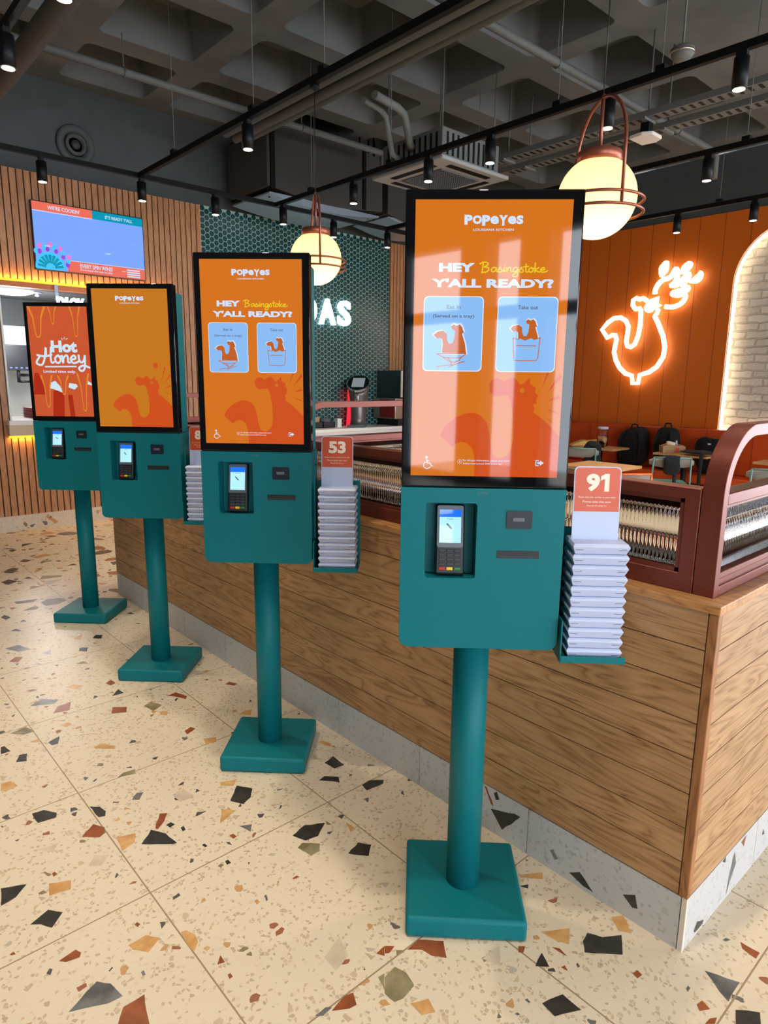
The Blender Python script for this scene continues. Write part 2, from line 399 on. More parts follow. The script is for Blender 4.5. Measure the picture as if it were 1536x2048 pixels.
CHIPS = """D -1.3,2.014 -1.258,2.007 -1.225,1.955 -1.235,1.926 -1.299,1.936
D -1.113,1.912 -1.083,1.882 -1.074,1.838 -1.087,1.808 -1.109,1.817
R -1.197,1.741 -1.139,1.789 -1.113,1.741 -1.123,1.707 -1.148,1.695
O -1.101,1.654 -1.036,1.629 -1.06,1.581 -1.114,1.562
D -1.045,1.554 -0.985,1.61 -0.951,1.552 -0.941,1.474 -0.955,1.477
R -0.969,1.606 -0.919,1.682 -0.893,1.664 -0.924,1.625 -0.964,1.595
D -0.928,1.599 -0.908,1.602 -0.901,1.58 -0.924,1.572
D -0.666,1.57 -0.591,1.647 -0.552,1.584 -0.59,1.536 -0.636,1.517
O -0.635,1.715 -0.568,1.687 -0.605,1.654 -0.644,1.692
O -0.765,1.471 -0.719,1.548 -0.678,1.5
G -0.717,1.406 -0.675,1.383 -0.702,1.348
L -0.828,1.766 -0.775,1.773 -0.762,1.697 -0.822,1.698
G -0.967,1.842 -0.933,1.875 -0.911,1.861 -0.944,1.822
V -0.955,2.037 -0.921,2.057 -0.87,2.051 -0.883,2.017
D -0.203,1.54 -0.14,1.559 -0.146,1.468 -0.198,1.474
D -0.304,1.448 -0.267,1.457 -0.223,1.412 -0.245,1.377
D -0.183,1.299 -0.138,1.304 -0.088,1.265 -0.108,1.247 -0.194,1.255
D -0.593,1.224 -0.524,1.244 -0.454,1.202 -0.521,1.158 -0.572,1.168
V -0.617,1.155 -0.59,1.166 -0.541,1.119 -0.567,1.088 -0.604,1.088
D -0.495,1.008 -0.428,1.03 -0.4,0.988 -0.447,0.948
O -0.391,1.152 -0.385,1.097 -0.414,1.093
D -1.491,1.65 -1.42,1.614 -1.463,1.574 -1.51,1.565
O -1.362,1.568 -1.3,1.534 -1.314,1.491 -1.378,1.507
D -1.459,1.419 -1.398,1.446 -1.366,1.404 -1.411,1.36 -1.433,1.398
R -1.433,1.216 -1.382,1.225 -1.373,1.203 -1.382,1.189 -1.418,1.198
O -1.256,1.136 -1.201,1.138 -1.171,1.099 -1.221,1.071 -1.251,1.11
O -1.114,1.077 -1.098,1.073 -1.084,1.038 -1.09,1.006 -1.114,0.983 -1.119,1.006
R -1.085,0.894 -1.062,0.918 -1.064,0.887
G -1.464,1.025 -1.372,1.071 -1.345,1.038 -1.334,0.976 -1.373,0.98
R -1.38,0.894 -1.346,0.941 -1.286,0.941 -1.314,0.836
L -0.831,0.705 -0.748,0.737 -0.771,0.665 -0.834,0.645
R -0.92,0.552 -0.866,0.564 -0.84,0.557 -0.857,0.521 -0.879,0.525
L -1.232,1.566 -1.195,1.61 -1.158,1.578 -1.199,1.537
L -1.341,1.773 -1.275,1.763 -1.307,1.725
G -0.965,0.571 -0.926,0.572 -0.913,0.56 -0.947,0.556
O -1.344,2.318 -1.307,2.311 -1.294,2.252 -1.341,2.246 -1.357,2.259
D -1.253,2.454 -1.225,2.51 -1.195,2.499 -1.214,2.433
V -0.754,0.547 -0.732,0.544 -0.767,0.504
R -0.705,0.612 -0.667,0.616 -0.691,0.589
R -1.34,1.611 -1.33,1.615 -1.327,1.597 -1.34,1.591
V -1.403,1.544 -1.385,1.548 -1.378,1.529 -1.394,1.529
R -1.211,1.201 -1.201,1.206 -1.196,1.192 -1.207,1.185
O -0.873,1.036 -0.863,1.037 -0.861,1.021 -0.875,1.017
V -0.886,1.264 -0.872,1.268 -0.866,1.255 -0.882,1.249
D -0.854,1.269 -0.842,1.268 -0.842,1.247 -0.858,1.248
G -1.265,1.018 -1.256,1.019 -1.258,1 -1.266,1.001
G -1.473,1.195 -1.461,1.207 -1.455,1.198 -1.466,1.181
R -1.079,0.843 -1.07,0.843 -1.071,0.827 -1.082,0.827
R -0.721,1.039 -0.7,1.04 -0.697,1.029 -0.717,1.031
R -1.536,1.337 -1.525,1.341 -1.522,1.326 -1.534,1.331
D -0.893,1.546 -0.88,1.548 -0.884,1.522 -0.897,1.521
R -0.774,1.382 -0.758,1.382 -0.755,1.359 -0.772,1.356
O -1.071,1.753 -1.051,1.767 -1.048,1.748 -1.065,1.744
D -0.877,1.403 -0.866,1.403 -0.864,1.383 -0.874,1.383
G -0.836,1.033 -0.828,1.036 -0.836,1.011 -0.844,1.009
O -1.09,0.974 -1.077,0.975 -1.07,0.963 -1.086,0.958
D -0.771,0.595 -0.765,0.596 -0.766,0.589
R -0.624,0.56 -0.572,0.564 -0.517,0.509 -0.555,0.46 -0.583,0.494 -0.59,0.53
R -0.667,0.616 -0.644,0.595 -0.672,0.587 -0.685,0.595
L -0.476,0.388 -0.398,0.383 -0.455,0.338
D -0.377,0.266 -0.323,0.281 -0.348,0.237
O -0.258,0.33 -0.177,0.277 -0.233,0.243 -0.25,0.275
D -0.19,0.222 -0.151,0.23 -0.131,0.19 -0.077,0.154 -0.143,0.114 -0.223,0.195
O -0.037,0.213 0,0.19 -0.047,0.134 -0.07,0.168
R -0.282,0.274 -0.268,0.254 -0.276,0.221
R -0.357,0.343 -0.341,0.329 -0.365,0.318 -0.375,0.329
V -0.74,0.534 -0.694,0.541 -0.682,0.505 -0.693,0.46 -0.746,0.449 -0.772,0.457 -0.775,0.495
O -0.742,0.425 -0.693,0.402 -0.708,0.36 -0.742,0.378
D -0.464,0.181 -0.396,0.159 -0.399,0.098 -0.471,0.135
G -0.011,-0.076 0.026,-0.161 -0.064,-0.164
R 0.179,-0.105 0.181,-0.161 0.149,-0.161 0.157,-0.119
R -0.14,-0.108 -0.116,-0.113 -0.126,-0.139 -0.154,-0.122
D -0.075,-0.187 -0.032,-0.235 -0.077,-0.254 -0.128,-0.208
R -0.182,-0.148 -0.156,-0.15 -0.137,-0.162 -0.161,-0.166
O -0.108,0.527 -0.036,0.48 -0.063,0.459 -0.113,0.515
D -0.15,0.493 -0.12,0.478 -0.138,0.467
R -0.323,0.213 -0.308,0.209 -0.319,0.192
R -0.182,0.061 -0.16,0.058 -0.165,0.04 -0.187,0.043
G -0.113,-0.066 -0.099,-0.065 -0.101,-0.073 -0.12,-0.074
G 0.144,-0.065 0.161,-0.069 0.164,-0.082 0.146,-0.075
G -0.492,0.22 -0.483,0.218 -0.486,0.203 -0.491,0.208
G -0.28,0.189 -0.272,0.189 -0.277,0.177 -0.287,0.179
G -0.547,0.213 -0.538,0.21 -0.537,0.201 -0.546,0.205
G -1.058,2.985 -0.987,3.035 -0.923,2.962 -0.953,2.931
R -0.993,2.822 -0.947,2.889 -0.882,2.896 -0.915,2.808
R -0.765,2.626 -0.736,2.69 -0.677,2.646 -0.701,2.589
V -0.606,2.596 -0.559,2.619 -0.528,2.547 -0.591,2.511
R -0.467,2.628 -0.409,2.637 -0.382,2.555 -0.403,2.527 -0.439,2.604
O -0.95,2.349 -0.908,2.371 -0.864,2.298 -0.878,2.276
R -0.559,2.216 -0.517,2.234 -0.506,2.202 -0.563,2.179
O -0.522,2.091 -0.469,2.061 -0.489,2.023 -0.537,2.036
D -0.692,2.82 -0.634,2.882 -0.628,2.816
R -0.66,3.003 -0.623,3.027 -0.616,2.97 -0.65,2.953
O -0.848,3.094 -0.804,3.106 -0.771,3.049 -0.813,3.035
V -1.211,2.747 -1.134,2.766 -1.113,2.694 -1.164,2.691
D -1.093,2.54 -1.036,2.565 -1.061,2.497 -1.088,2.5
O -1.16,2.598 -1.119,2.607 -1.121,2.569
D -0.483,3.741 -0.448,3.788 -0.412,3.757 -0.443,3.696
O -0.587,3.819 -0.511,3.859 -0.556,3.763
D -0.625,3.576 -0.604,3.627 -0.559,3.599 -0.588,3.534
R -0.999,3.678 -0.949,3.733 -0.916,3.705 -0.959,3.633
G -0.969,3.921 -0.887,3.932 -0.843,3.798 -0.917,3.808
V -0.704,3.382 -0.655,3.398 -0.642,3.339
D -0.81,3.691 -0.753,3.711 -0.773,3.639
O -1.001,2.677 -0.962,2.676 -0.953,2.653 -0.982,2.629
R -0.153,2.552 -0.117,2.564 -0.095,2.511 -0.121,2.5
O -0.268,2.188 -0.228,2.206 -0.191,2.193 -0.227,2.146
O -0.126,1.704 -0.093,1.699 -0.081,1.651 -0.099,1.631
D -1.273,2.637 -1.258,2.638 -1.247,2.571 -1.288,2.571
D -0.641,5.509 -0.571,5.564 -0.52,5.455 -0.611,5.392
D -0.465,5.505 -0.419,5.545 -0.403,5.453
V -0.218,5.96 -0.161,6.051 -0.115,5.954
D -0.053,5.7 0.013,5.735 0.031,5.664
O -0.57,2.483 -0.534,2.462 -0.556,2.422 -0.578,2.448
D -0.862,4.229 -0.824,4.258 -0.804,4.18
D -0.848,4.57 -0.814,4.611 -0.793,4.524 -0.833,4.491
D -0.773,4.374 -0.736,4.422 -0.726,4.367
R -1.029,3.188 -0.991,3.188 -0.973,3.16 -1.01,3.164
D -0.893,3.539 -0.873,3.536 -0.853,3.505
O -0.182,2.792 -0.141,2.793 -0.128,2.755
D -0.128,4.067 -0.096,4.076 -0.09,4.021
G -0.153,5.546 -0.114,5.567 -0.091,5.505
R 0.049,6.645 0.098,6.689 0.114,6.619
D -0.324,6.642 -0.28,6.685 -0.25,6.62 -0.309,6.565
R 0.001,6.825 0.057,6.852 0.081,6.76"""
PLINTH_L = """D 0.747,0.095 0.636,0.133 0.61,0.133 0.689,0.035
D 0.396,0.033 0.356,0.06 0.3,0.015 0.338,0.015
D 0.198,0.075 0.157,0.1 0.145,0.056 0.163,0.049
R 0.784,0.177 0.769,0.174 0.735,0.112 0.748,0.116
D 0.736,0.168 0.721,0.181 0.708,0.153 0.725,0.144
G 0.477,0.074 0.464,0.085 0.443,0.059 0.456,0.046"""
PLINTH_R = """G 0.331,0.008 0.345,0.092 0.368,0.161 0.395,0.103 0.349,0.041
R 0.42,0.168 0.467,0.174 0.452,0.136
D 0.081,0.025 0.103,0.048 0.155,0.023 0.149,0.011 0.093,0.013
D 0.261,0.177 0.289,0.183 0.29,0.159
D 0.637,0.09 0.648,0.11 0.665,0.081"""
NEON_BODY = [(4.62, 1.721), (4.639, 1.841), (4.748, 1.871), (4.856, 1.962), (4.933, 2.085), (4.972, 2.207), (4.961, 2.312), (4.947, 2.402), (4.974, 2.47), (5.025, 2.473), (5.107, 2.431), (5.212, 2.564), (5.118, 2.665), (5.021, 2.727), (4.905, 2.732), (4.81, 2.678), (4.761, 2.587), (4.767, 2.469), (4.778, 2.366), (4.752, 2.291), (4.701, 2.274), (4.632, 2.317), (4.588, 2.447), (4.569, 2.592), (4.578, 2.823), (4.592, 2.846), (4.671, 2.844), (4.717, 2.905), (4.715, 2.978), (4.662, 3.005), (4.612, 2.981), (4.559, 2.994), (4.501, 2.961), (4.467, 2.923), (4.385, 2.952), (4.326, 2.975), (4.344, 2.921), (4.364, 2.894), (4.285, 2.863), (4.352, 2.843), (4.303, 2.805), (4.32, 2.749), (4.351, 2.723), (4.275, 2.591), (4.191, 2.416), (4.15, 2.258), (4.162, 2.116), (4.248, 1.973), (4.364, 1.893), (4.51, 1.849), (4.526, 1.722), (4.62, 1.721)]
NEON_FLAME1 = [(4.375, 3.043), (4.375, 3.092), (4.344, 3.166), (4.275, 3.229), (4.174, 3.253), (4.127, 3.303), (4.09, 3.368), (4.064, 3.324), (4.062, 3.228), (4.107, 3.164), (4.148, 3.134)]
NEON_FLAME2 = [(4.148, 3.141), (4.046, 3.138), (3.968, 3.219), (3.881, 3.271), (3.909, 3.2), (3.973, 3.125), (3.884, 3.089), (3.902, 3.05), (3.981, 3.057), (4.095, 3.04), (4.107, 3.013), (4.032, 2.993), (3.918, 2.997), (3.924, 2.916), (4.004, 2.853), (4.104, 2.833), (4.201, 2.847)]
NEON_LEAVES = [[(4.335, 3.394), (4.297, 3.459), (4.248, 3.495), (4.213, 3.48), (4.214, 3.367), (4.253, 3.31), (4.309, 3.274)], [(4.006, 3.318), (3.985, 3.396), (3.906, 3.448), (3.862, 3.429), (3.864, 3.376), (3.933, 3.296), (3.996, 3.283)], [(3.864, 3.168), (3.813, 3.217), (3.749, 3.27), (3.725, 3.304), (3.693, 3.258), (3.712, 3.18), (3.777, 3.14), (3.855, 3.147)]]
NEON_EYE = [(4.444, 2.85)]


# ------------------------------------------------------------------ the setting
CZ = 4.83
fl = MB(); fl.box(-9, 8.4, -9.5, 11, -.05, 0)
flo = struct(fl.build('floor', M['terrazzo']), 'cream terrazzo floor tiles with big dark, rust and ochre stones')
chips = {}
for ln in CHIPS.split('\n'):
    k, *ps = ln.split(); chips.setdefault(k, []).append([tuple(map(float, q.split(','))) for q in ps])
st = MB(); keys = list(STONE)
def subdiv(pts, amp):     # slightly irregular stone outline
    out = []
    for i, p in enumerate(pts):
        q = pts[(i+1) % len(pts)]; d = math.hypot(q[0]-p[0], q[1]-p[1]); out.append(p)
        n = int(d/.035)
        for j in range(1, n+1):
            t = j/(n+1); out.append((p[0]+(q[0]-p[0])*t+random.uniform(-amp, amp)*d, p[1]+(q[1]-p[1])*t+random.uniform(-amp, amp)*d))
    return out
for i, k in enumerate(keys):
    st.mi = i
    for P in chips.get(k, []):
        st.poly(subdiv(P, .03), lambda u, v, d: (u, v, .0006))
sto = struct(st.build('floor_stones', [STONE[k] for k in keys]), 'large angular stones inlaid in the floor'); sto.parent = flo

# waffle slab
wf = MB(); P_ = 1.2; HW = .46
def cell(cx, cy, fill=True):
    n = 6
    a = rrect(cx-HW, cx+HW, cy-HW, cy+HW, .09, n); b = rrect(cx-HW+.10, cx+HW-.10, cy-HW+.10, cy+HW-.10, .07, n)
    o = []
    for (x, y) in a:
        dx, dy = x-cx, y-cy; s = .6/max(abs(dx), abs(dy)); o.append((cx+dx*s, cy+dy*s))
    k = len(a)
    V0 = [wf.bm.verts.new((x, y, CZ)) for x, y in o]; V1 = [wf.bm.verts.new((x, y, CZ)) for x, y in a]; V2 = [wf.bm.verts.new((x, y, CZ+.38)) for x, y in b]
    for i in range(k):
        j = (i+1) % k
        wf.bm.faces.new((V0[i], V0[j], V1[j], V1[i])); f = wf.bm.faces.new((V1[i], V1[j], V2[j], V2[i]))
    wf.bm.faces.new(V2)
solid = [(3, -3), (3, -4), (3, -5), (4, -3), (4, -4)]
for ix in range(-9, 7):
    for iy in range(-11, 2):
        cx, cy = 1.18+P_*ix, 5.72+P_*iy
        if (ix, iy) in solid:
            wf._faces([(cx-.6, cy-.6, CZ), (cx+.6, cy-.6, CZ), (cx+.6, cy+.6, CZ), (cx-.6, cy+.6, CZ)], [(0, 1, 2, 3)])
        else: cell(cx, cy)
wf.box(-9.5, 8.6, 7.515, 8, CZ, CZ+.5).box(-9.5, 8.6, -8, 8, CZ+.45, CZ+.6)
ceil = struct(wf.build('ceiling', M['ceil'], fix=False), 'dark grey painted concrete waffle slab')

wb = MB()
HX0, HX1, HZ0, HZ1 = .02, 1.9, 1.19, 2.66
wb.box(-9, HX0, 7.60, 7.75, 0, CZ).box(HX1, 8.35, 7.60, 7.75, 0, CZ).box(HX0, HX1, 7.60, 7.75, 0, HZ0).box(HX0, HX1, 7.60, 7.75, HZ1, CZ)
struct(wb.build('wall_back', M['wallgrey']), 'dark grey back wall above the timber battens')
def slats(x0, x1, name, cut=False):
    s = MB(); s.mi = 1; s.box(x0, HX0 if cut else x1, 7.585, 7.6, .175, 3.86)
    if cut: s.box(HX1, x1, 7.585, 7.6, .175, 3.86); s.box(HX0, HX1, 7.585, 7.6, .175, HZ0-.11); s.box(HX0, HX1, 7.585, 7.6, HZ1+.06, 3.86)
    s.mi = 0; n = int(round((x1-x0)/.07))
    for i in range(n):
        a = x1-.07*(i+1)+.006; b = a+.058
        if cut and b > HX0-.01 and a < HX1+.01:
            s.box(a, b, 7.545, 7.585, .175, HZ0-.12); s.box(a, b, 7.545, 7.585, HZ1+.07, 3.86)
        else: s.box(a, b, 7.545, 7.585, .175, 3.86)
    return struct(s.build(name, [M['slat'], M['slatback']]))
slats(-3.005, 2.385, 'trim_1', True); slats(5.635, 8.155, 'trim_2')
# hexagon tiles
hx = MB(); hx.box(2.385, 5.635, 7.575, 7.6, .0, 3.87); hx.mi = 1
pv = .0722; pc = pv*math.sqrt(3)/2; R6 = pv/math.sqrt(3)*.85; i = 0; x = 2.42
while x < 5.61:
    z = .95 + (pv/2 if i % 2 else 0)
    while z < 3.85:
        pts = [(x+R6*math.cos(math.radians(60*k)), z+R6*math.sin(math.radians(60*k))) for k in range(6)]
        pts = [(min(max(a, 2.39), 5.63), min(b, 3.868)) for a, b in pts]
        c = [hx.bm.verts.new((a, 7.570, b)) for a, b in pts]; o = [hx.bm.verts.new((x+(a-x)*1.06, 7.5748, z+(b-z)*1.06)) for a, b in pts]
        f = hx.bm.faces.new(c); f.material_index = 1
        for k in range(6):
            f = hx.bm.faces.new((o[k], o[(k+1) % 6], c[(k+1) % 6], c[k])); f.material_index = 1
        z += pv
    x += pc; i += 1
mhex = mat('green_glazed_tile', S(24, 68, 70), .2); t_ = NT(mhex)
nzz = t_.n('TexNoise', Scale=14.0); t_.l(t_.obj(), nzz.inputs['Vector']); t_.l(t_.ramp(nzz.outputs[0], [(.3, S(20, 62, 64)), (.7, S(32, 80, 80))]), t_.p.inputs['Base Color'])
mgrout = mat('pale_grout', S(168, 192, 184), .7)
struct(hx.build('trim_3', [mgrout, mhex]), 'dark green hexagon tiles with pale joints')
struct(MB().box(-9, 2.4, 7.535, 7.6, 0, .176).box(5.6, 8.3, 7.535, 7.6, 0, .176).build('baseboard_back', M['skirtstone']))

# orange wall with arched brick niche
ax0, ax1, az0, azs, ar = 3.30, 1.80, 1.07, 3.1, .75
arch = [(ax0, az0)] + [(2.55+ar*math.cos(PI*i/24), azs+ar*math.sin(PI*i/24)) for i in range(25)] + [(ax1, az0)]
def wallpoly(y0, y1, z1): return [(y1, az0), (y1, z1), (y0, z1), (y0, az0)] + arch[::-1]
wr = MB(); wr.poly(wallpoly(-1.2, 7.6, CZ), lambda u, v, d: (8.22+d, u, v), .14)
wr.box(8.22, 8.5, -1.2, 7.6, 0, az0).box(8.22, 8.5, -7.2, -1.2, 3.95, CZ).box(8.22, 8.5, -7.2, -1.2, 0, .12).box(8.22, 8.5, -4.2, -3.8, 0, CZ); struct(wr.build('wall_right', M['wallgrey']))
mor = mat('orange_panel_paint', S(206, 100, 18), .5); t_ = NT(mor); o_ = t_.obj(); sp = t_.n('SeparateXYZ'); t_.l(o_, sp.inputs[0])
fr_ = t_.math('FRACT', t_.math('DIVIDE', t_.math('ADD', sp.outputs[1], 20-5.305+.35), .3495)); dg_ = t_.math('ABSOLUTE', t_.math('SUBTRACT', fr_, .5))
gm_ = t_.math('GREATER_THAN', dg_, .489); t_.l(t_.mix(gm_, S(208, 100, 18), S(118, 46, 10)), t_.p.inputs['Base Color'])
oc = MB(); oc.poly(wallpoly(-1.2, 5.74, 4.05), lambda u, v, d: (8.20+d, u, v), .02); struct(oc.build('trim_4', mor), 'orange vertical boarding')
ob_ = MB(); ob_.box(8.17, 8.22, 5.70, 5.78, .0, 4.05).box(8.18, 8.22, 5.79, 5.83, 0, 4.05); struct(ob_.build('trim_5', mat('brown_orange_edge', S(150, 62, 24), .5)))
mbr = mat('white_painted_brick', S(205, 196, 186), .75); t_ = NT(mbr); o_ = t_.obj(); mp = t_.n('SeparateXYZ'); t_.l(o_, mp.inputs[0])
cb = t_.n('CombineXYZ'); t_.l(mp.outputs[1], cb.inputs[0]); t_.l(mp.outputs[2], cb.inputs[1])
dn = t_.n('TexNoise', Scale=9.0, Detail=2.0); t_.l(cb.outputs[0], dn.inputs['Vector'])
dv = t_.n('VectorMath'); dv.operation = 'MULTIPLY_ADD'; t_.l(dn.outputs[1], dv.inputs[0]); dv.inputs[1].default_value = (.07, .05, 0); t_.l(cb.outputs[0], dv.inputs[2])
br = t_.n('TexBrick', Scale=1.0); t_.l(dv.outputs[0], br.inputs['Vector'])
for k, v in (('Mortar Size', .014), ('Mortar Smooth', .6), ('Brick Width', .30), ('Row Height', .108)): br.inputs[k].default_value = v
br.inputs['Color1'].default_value = S(210, 202, 192); br.inputs['Color2'].default_value = S(188, 178, 168); br.inputs['Mortar'].default_value = S(182, 172, 162)
t_.l(br.outputs[0], t_.p.inputs['Base Color']); n3 = t_.n('TexNoise', Scale=25.0, Detail=4.0); t_.l(o_, n3.inputs['Vector'])
t_.bump(t_.math('ADD', t_.math('MULTIPLY', br.outputs['Fac'], -1.0), t_.math('MULTIPLY', n3.outputs[0], .7)), .7, .03)
bw = MB(); bw.box(8.36, 8.5, 1.5, 3.6, az0, 4.2); struct(bw.build('trim_6', mbr), 'white painted brick inside the arched niche')
# side and front of the room (seen only as reflections)
wl = MB(); wl.box(-9.2, -9, -7.2, 7.75, 0, CZ); struct(wl.build('wall_left', M['wallgrey']))
wfr = MB(); wfr.box(-9.2, 8.5, -7.3, -7.0, 3.95, CZ).box(-9.2, 8.5, -7.2, -7.0, 0, .12)
for cx in (-8.7, -6.75, -5.55, -3.4, -1.2, 1.0, 3.2, 5.4, 7.8): wfr.box(cx-.26, cx+.26, -7.3, -6.95, 0, CZ)
wfr.box(-9.2, 8.5, -7.12, -7.0, 2.72, 2.92); struct(wfr.build('wall_front', mat('shopfront_paint', S(70, 64, 58), .6)))
# kitchen behind the hatch
kr = MB(); kr.box(-1.5, 3.0, 10.2, 10.3, 0, 2.43); kr.mi = 1; kr.box(-1.5, 3.0, 10.2, 10.3, 2.43, 2.85).box(-1.6, 3.1, 7.75, 10.3, 2.80, 2.9); kr.mi = 0
kr.box(-1.6, -1.5, 7.75, 10.3, 0, 2.85).box(3.0, 3.1, 7.75, 10.3, 0, 2.85)
struct(kr.build('wall_kitchen', [M['whitewall'], mat('kitchen_ceiling_grey', S(84, 88, 90), .6)]), 'white kitchen wall seen through the hatch')
# hatch lining
hl = MB(); hl.box(HX0-.05, HX1+.05, 7.50, 7.62, HZ1, HZ1+.055); struct(hl.build('trim_7', mat('orange_lintel', S(205, 110, 52), .5)), 'lintel board over the hatch')
hj = MB(); hj.box(HX0-.012, HX0+.006, 7.53, 7.75, HZ0, HZ1).box(HX1-.006, HX1+.012, 7.53, 7.75, HZ0, HZ1); struct(hj.build('trim_8', M['whitewall']), 'white jambs of the hatch')

# lit edges
def strip(z, label, up):
    o = tag(MB().box(-.98, .98, -.009, .009, -.012, .012).build('led_strip', E['led']), label, 'light strip', 'LED strips'); o.location = ((HX0+HX1)/2, 7.515, z)
    ld = bpy.data.lights.new('led_glow', 'AREA'); ld.shape = 'RECTANGLE'; ld.size = 1.94; ld.size_y = .012; ld.energy = 7; ld.color = (1, .5, .06)
    lo = bpy.data.objects.new('glow', ld); COL.objects.link(lo); lo.parent = o; lo.location = (0, .002, .014*up); lo.rotation_euler = (math.radians(180-25) if up > 0 else math.radians(25), 0, 0)
strip(HZ1+.068, 'amber light strip glowing along the top of the kitchen hatch lintel', 1)
strip(HZ0-.126, 'amber light strip under the white pass shelf', -1)
al = MB(); al.tube([(8.27, 2.55+(u-2.55)*.975, v if v < 3.1 else 3.1+(v-3.1)*.975) for u, v in arch], .02, 8)
al.tube([(8.27, ax0-.02, az0+.01), (8.27, ax1+.02, az0+.01)], .02, 8)
tag(al.build('led_strip', E['ledwarm']), 'warm white light strip around the edge of the arched brick niche', 'light strip', 'LED strips')
ps = MB(); ps.box(HX0-.05, HX1+.05, 7.42, 8.3, HZ0-.0, HZ0+.055, .004); pass_s = tag(ps.build('pass_shelf', M['whitetop']), 'white serving shelf along the bottom of the kitchen hatch', 'shelf')
MB().box(HX0-.05, HX1+.05, 7.44, 7.56, HZ0-.112, HZ0-.002).build('fascia', mat('beige_fascia', S(205, 178, 150), .5), pass_s)

# neon rooster emblem
ne = empty('neon_sign', (8.12, 4.4, 2.5)); tag(ne, 'glowing white neon rooster outline with flames on the orange wall', 'neon sign')
def rel(pts, x=0): return [(x, p[0]-4.4, p[1]-2.5) for p in pts]
MB().tube(rel(NEON_BODY[:-1]), .034, 10, closed=True).build('rooster_outline', E['neon'], ne)
MB().lathe([(.0, -.02), (.075, -.02), (.075, .02), (0, .02)], 20, (0, NEON_EYE[0][0]-4.4, NEON_EYE[0][1]-2.5), Matrix.Rotation(PI/2, 4, 'Y')).build('eye', E['neon'], ne)
for fl_, rr in ((NEON_FLAME1, .036), (NEON_FLAME2, .034)):
    MB().tube(smooth_path(rel(fl_), 3), rr, 10).build('flame', E['neon'], ne)
for lf in NEON_LEAVES:
    MB().poly(smooth_path([(p[0]-4.4, p[1]-2.5, 0) for p in lf], 3, True), lambda u, v, d: (-.03+d, u, v), .06).build('flame_tip', E['neon'], ne)
# illuminated wall letters
sg = empty('wall_sign', (4.85, 7.55, 2.53)); tag(sg, 'cool white lit letters on the dark green hexagon tiles', 'sign')
xx = -1.56
for ch, w_ in zip('SODAS', (.27, .31, .29, .33, .27)):
    b_ = MB(); add_text(b_, ch, xx, xx+w_-.03, 0, .37, lambda u, v, d: (u, -.035+d, v), .03, .045); b_.build('letter', E['sign'], sg); xx += w_+.02
hs = empty('hanging_sign', (.57, 7.47, 2.40)); tag(hs, 'white lit lettering hung on a white bracket under the hatch lintel', 'sign')
xx = .0
for ch, w_ in zip('PICK UP', (.09, .035, .095, .09, .05, .09, .09)):
    if ch != ' ':
        b_ = MB(); add_text(b_, ch, xx, xx+w_-.008, 0, .19, lambda u, v, d: (u, -.02+d, v), .025, .03); b_.build('letter', E['sign'], hs)
    xx += w_
MB().box(-.015, .02, -.01, .01, .15, .315).box(.44, .475, -.01, .01, .15, .315).box(-.02, .53, -.012, .0, .04, .05).build('bracket', M['white'], hs)

# wall screen
tv = empty('menu_screen', (1.0, 7.50, 2.86)); tag(tv, 'wide wall screen with pale blue picture above the kitchen hatch', 'screen')
MB().box(-.61, .61, -.005, .045, 0, .71, .004).build('casing', M['black'], tv)
L = lambda y: (lambda u, v, d: (-.6+1.2*u, -.006-.0006*y-d, .01+.69*v))
ts = MB(); mats = [E['tvblue'], E['tvred'], E['tvteal'], E['white'], E['tvcyan'], E['tvviolet'], E['pink']]
def quad(b_, u0, u1, v0, v1, fn, mi):
    b_.mi = mi; b_.bm.faces.new([b_.bm.verts.new(fn(u, v, 0)) for u, v in ((u0, v0), (u1, v0), (u1, v1), (u0, v1))]).material_index = mi
quad(ts, 0, 1, 0, 1, L(0), 0); quad(ts, 0, .52, .87, 1, L(1), 1); quad(ts, .52, 1, .87, 1, L(1), 2); quad(ts, 0, .52, .86, .872, L(2), 3)
quad(ts, .27, 1, 0, .17, L(1), 1); quad(ts, .26, 1, .17, .178, L(2), 3)
ts.mi = 3; add_text(ts, "WE'RE COOKIN'", .13, .41, .905, .965, L(3), .02); add_text(ts, "IT'S READY Y'ALL", .64, .9, .905, .955, L(3), .02)
add_text(ts, 'EVERY SPIN WINS!', .38, .68, .08, .145, L(3), .02); add_text(ts, 'Download the app to play', .38, .68, .03, .07, L(3), .01)
for k in range(4): quad(ts, .82, .95, .02+.035*k, .04+.035*k, L(3), 3)
ts.mi = 4; ts.poly([(.12+.13*math.cos(PI*k/16), .02+.25*math.sin(PI*k/16)) for k in range(17)]+[(0, .0), (.25, 0)][::-1], L(2))
for k in range(9):
    a = math.radians(10+20*k); ts.mi = 2; c_, s_ = math.cos(a), math.sin(a)
    ts.poly([(.12+.04*c_-.008*s_, .03+.07*s_+.015*c_), (.12+.11*c_-.014*s_, .03+.2*s_+.02*c_), (.12+.11*c_+.014*s_, .03+.2*s_-.02*c_), (.12+.04*c_+.008*s_, .03+.07*s_-.015*c_)], L(3))
for k in range(14):
    a = math.radians(15+9*k); ts.mi = (5, 4, 6)[k % 3]; rr = .155+.02*(k % 3)
    ts.poly([(.12+rr*math.cos(a)+.018*math.cos(q), .03+rr*1.8*math.sin(a)+.04*math.sin(q)) for q in [2*PI*j/8 for j in range(8)]], L(2.5))
ts.build('picture', mats, tv, fix=False)

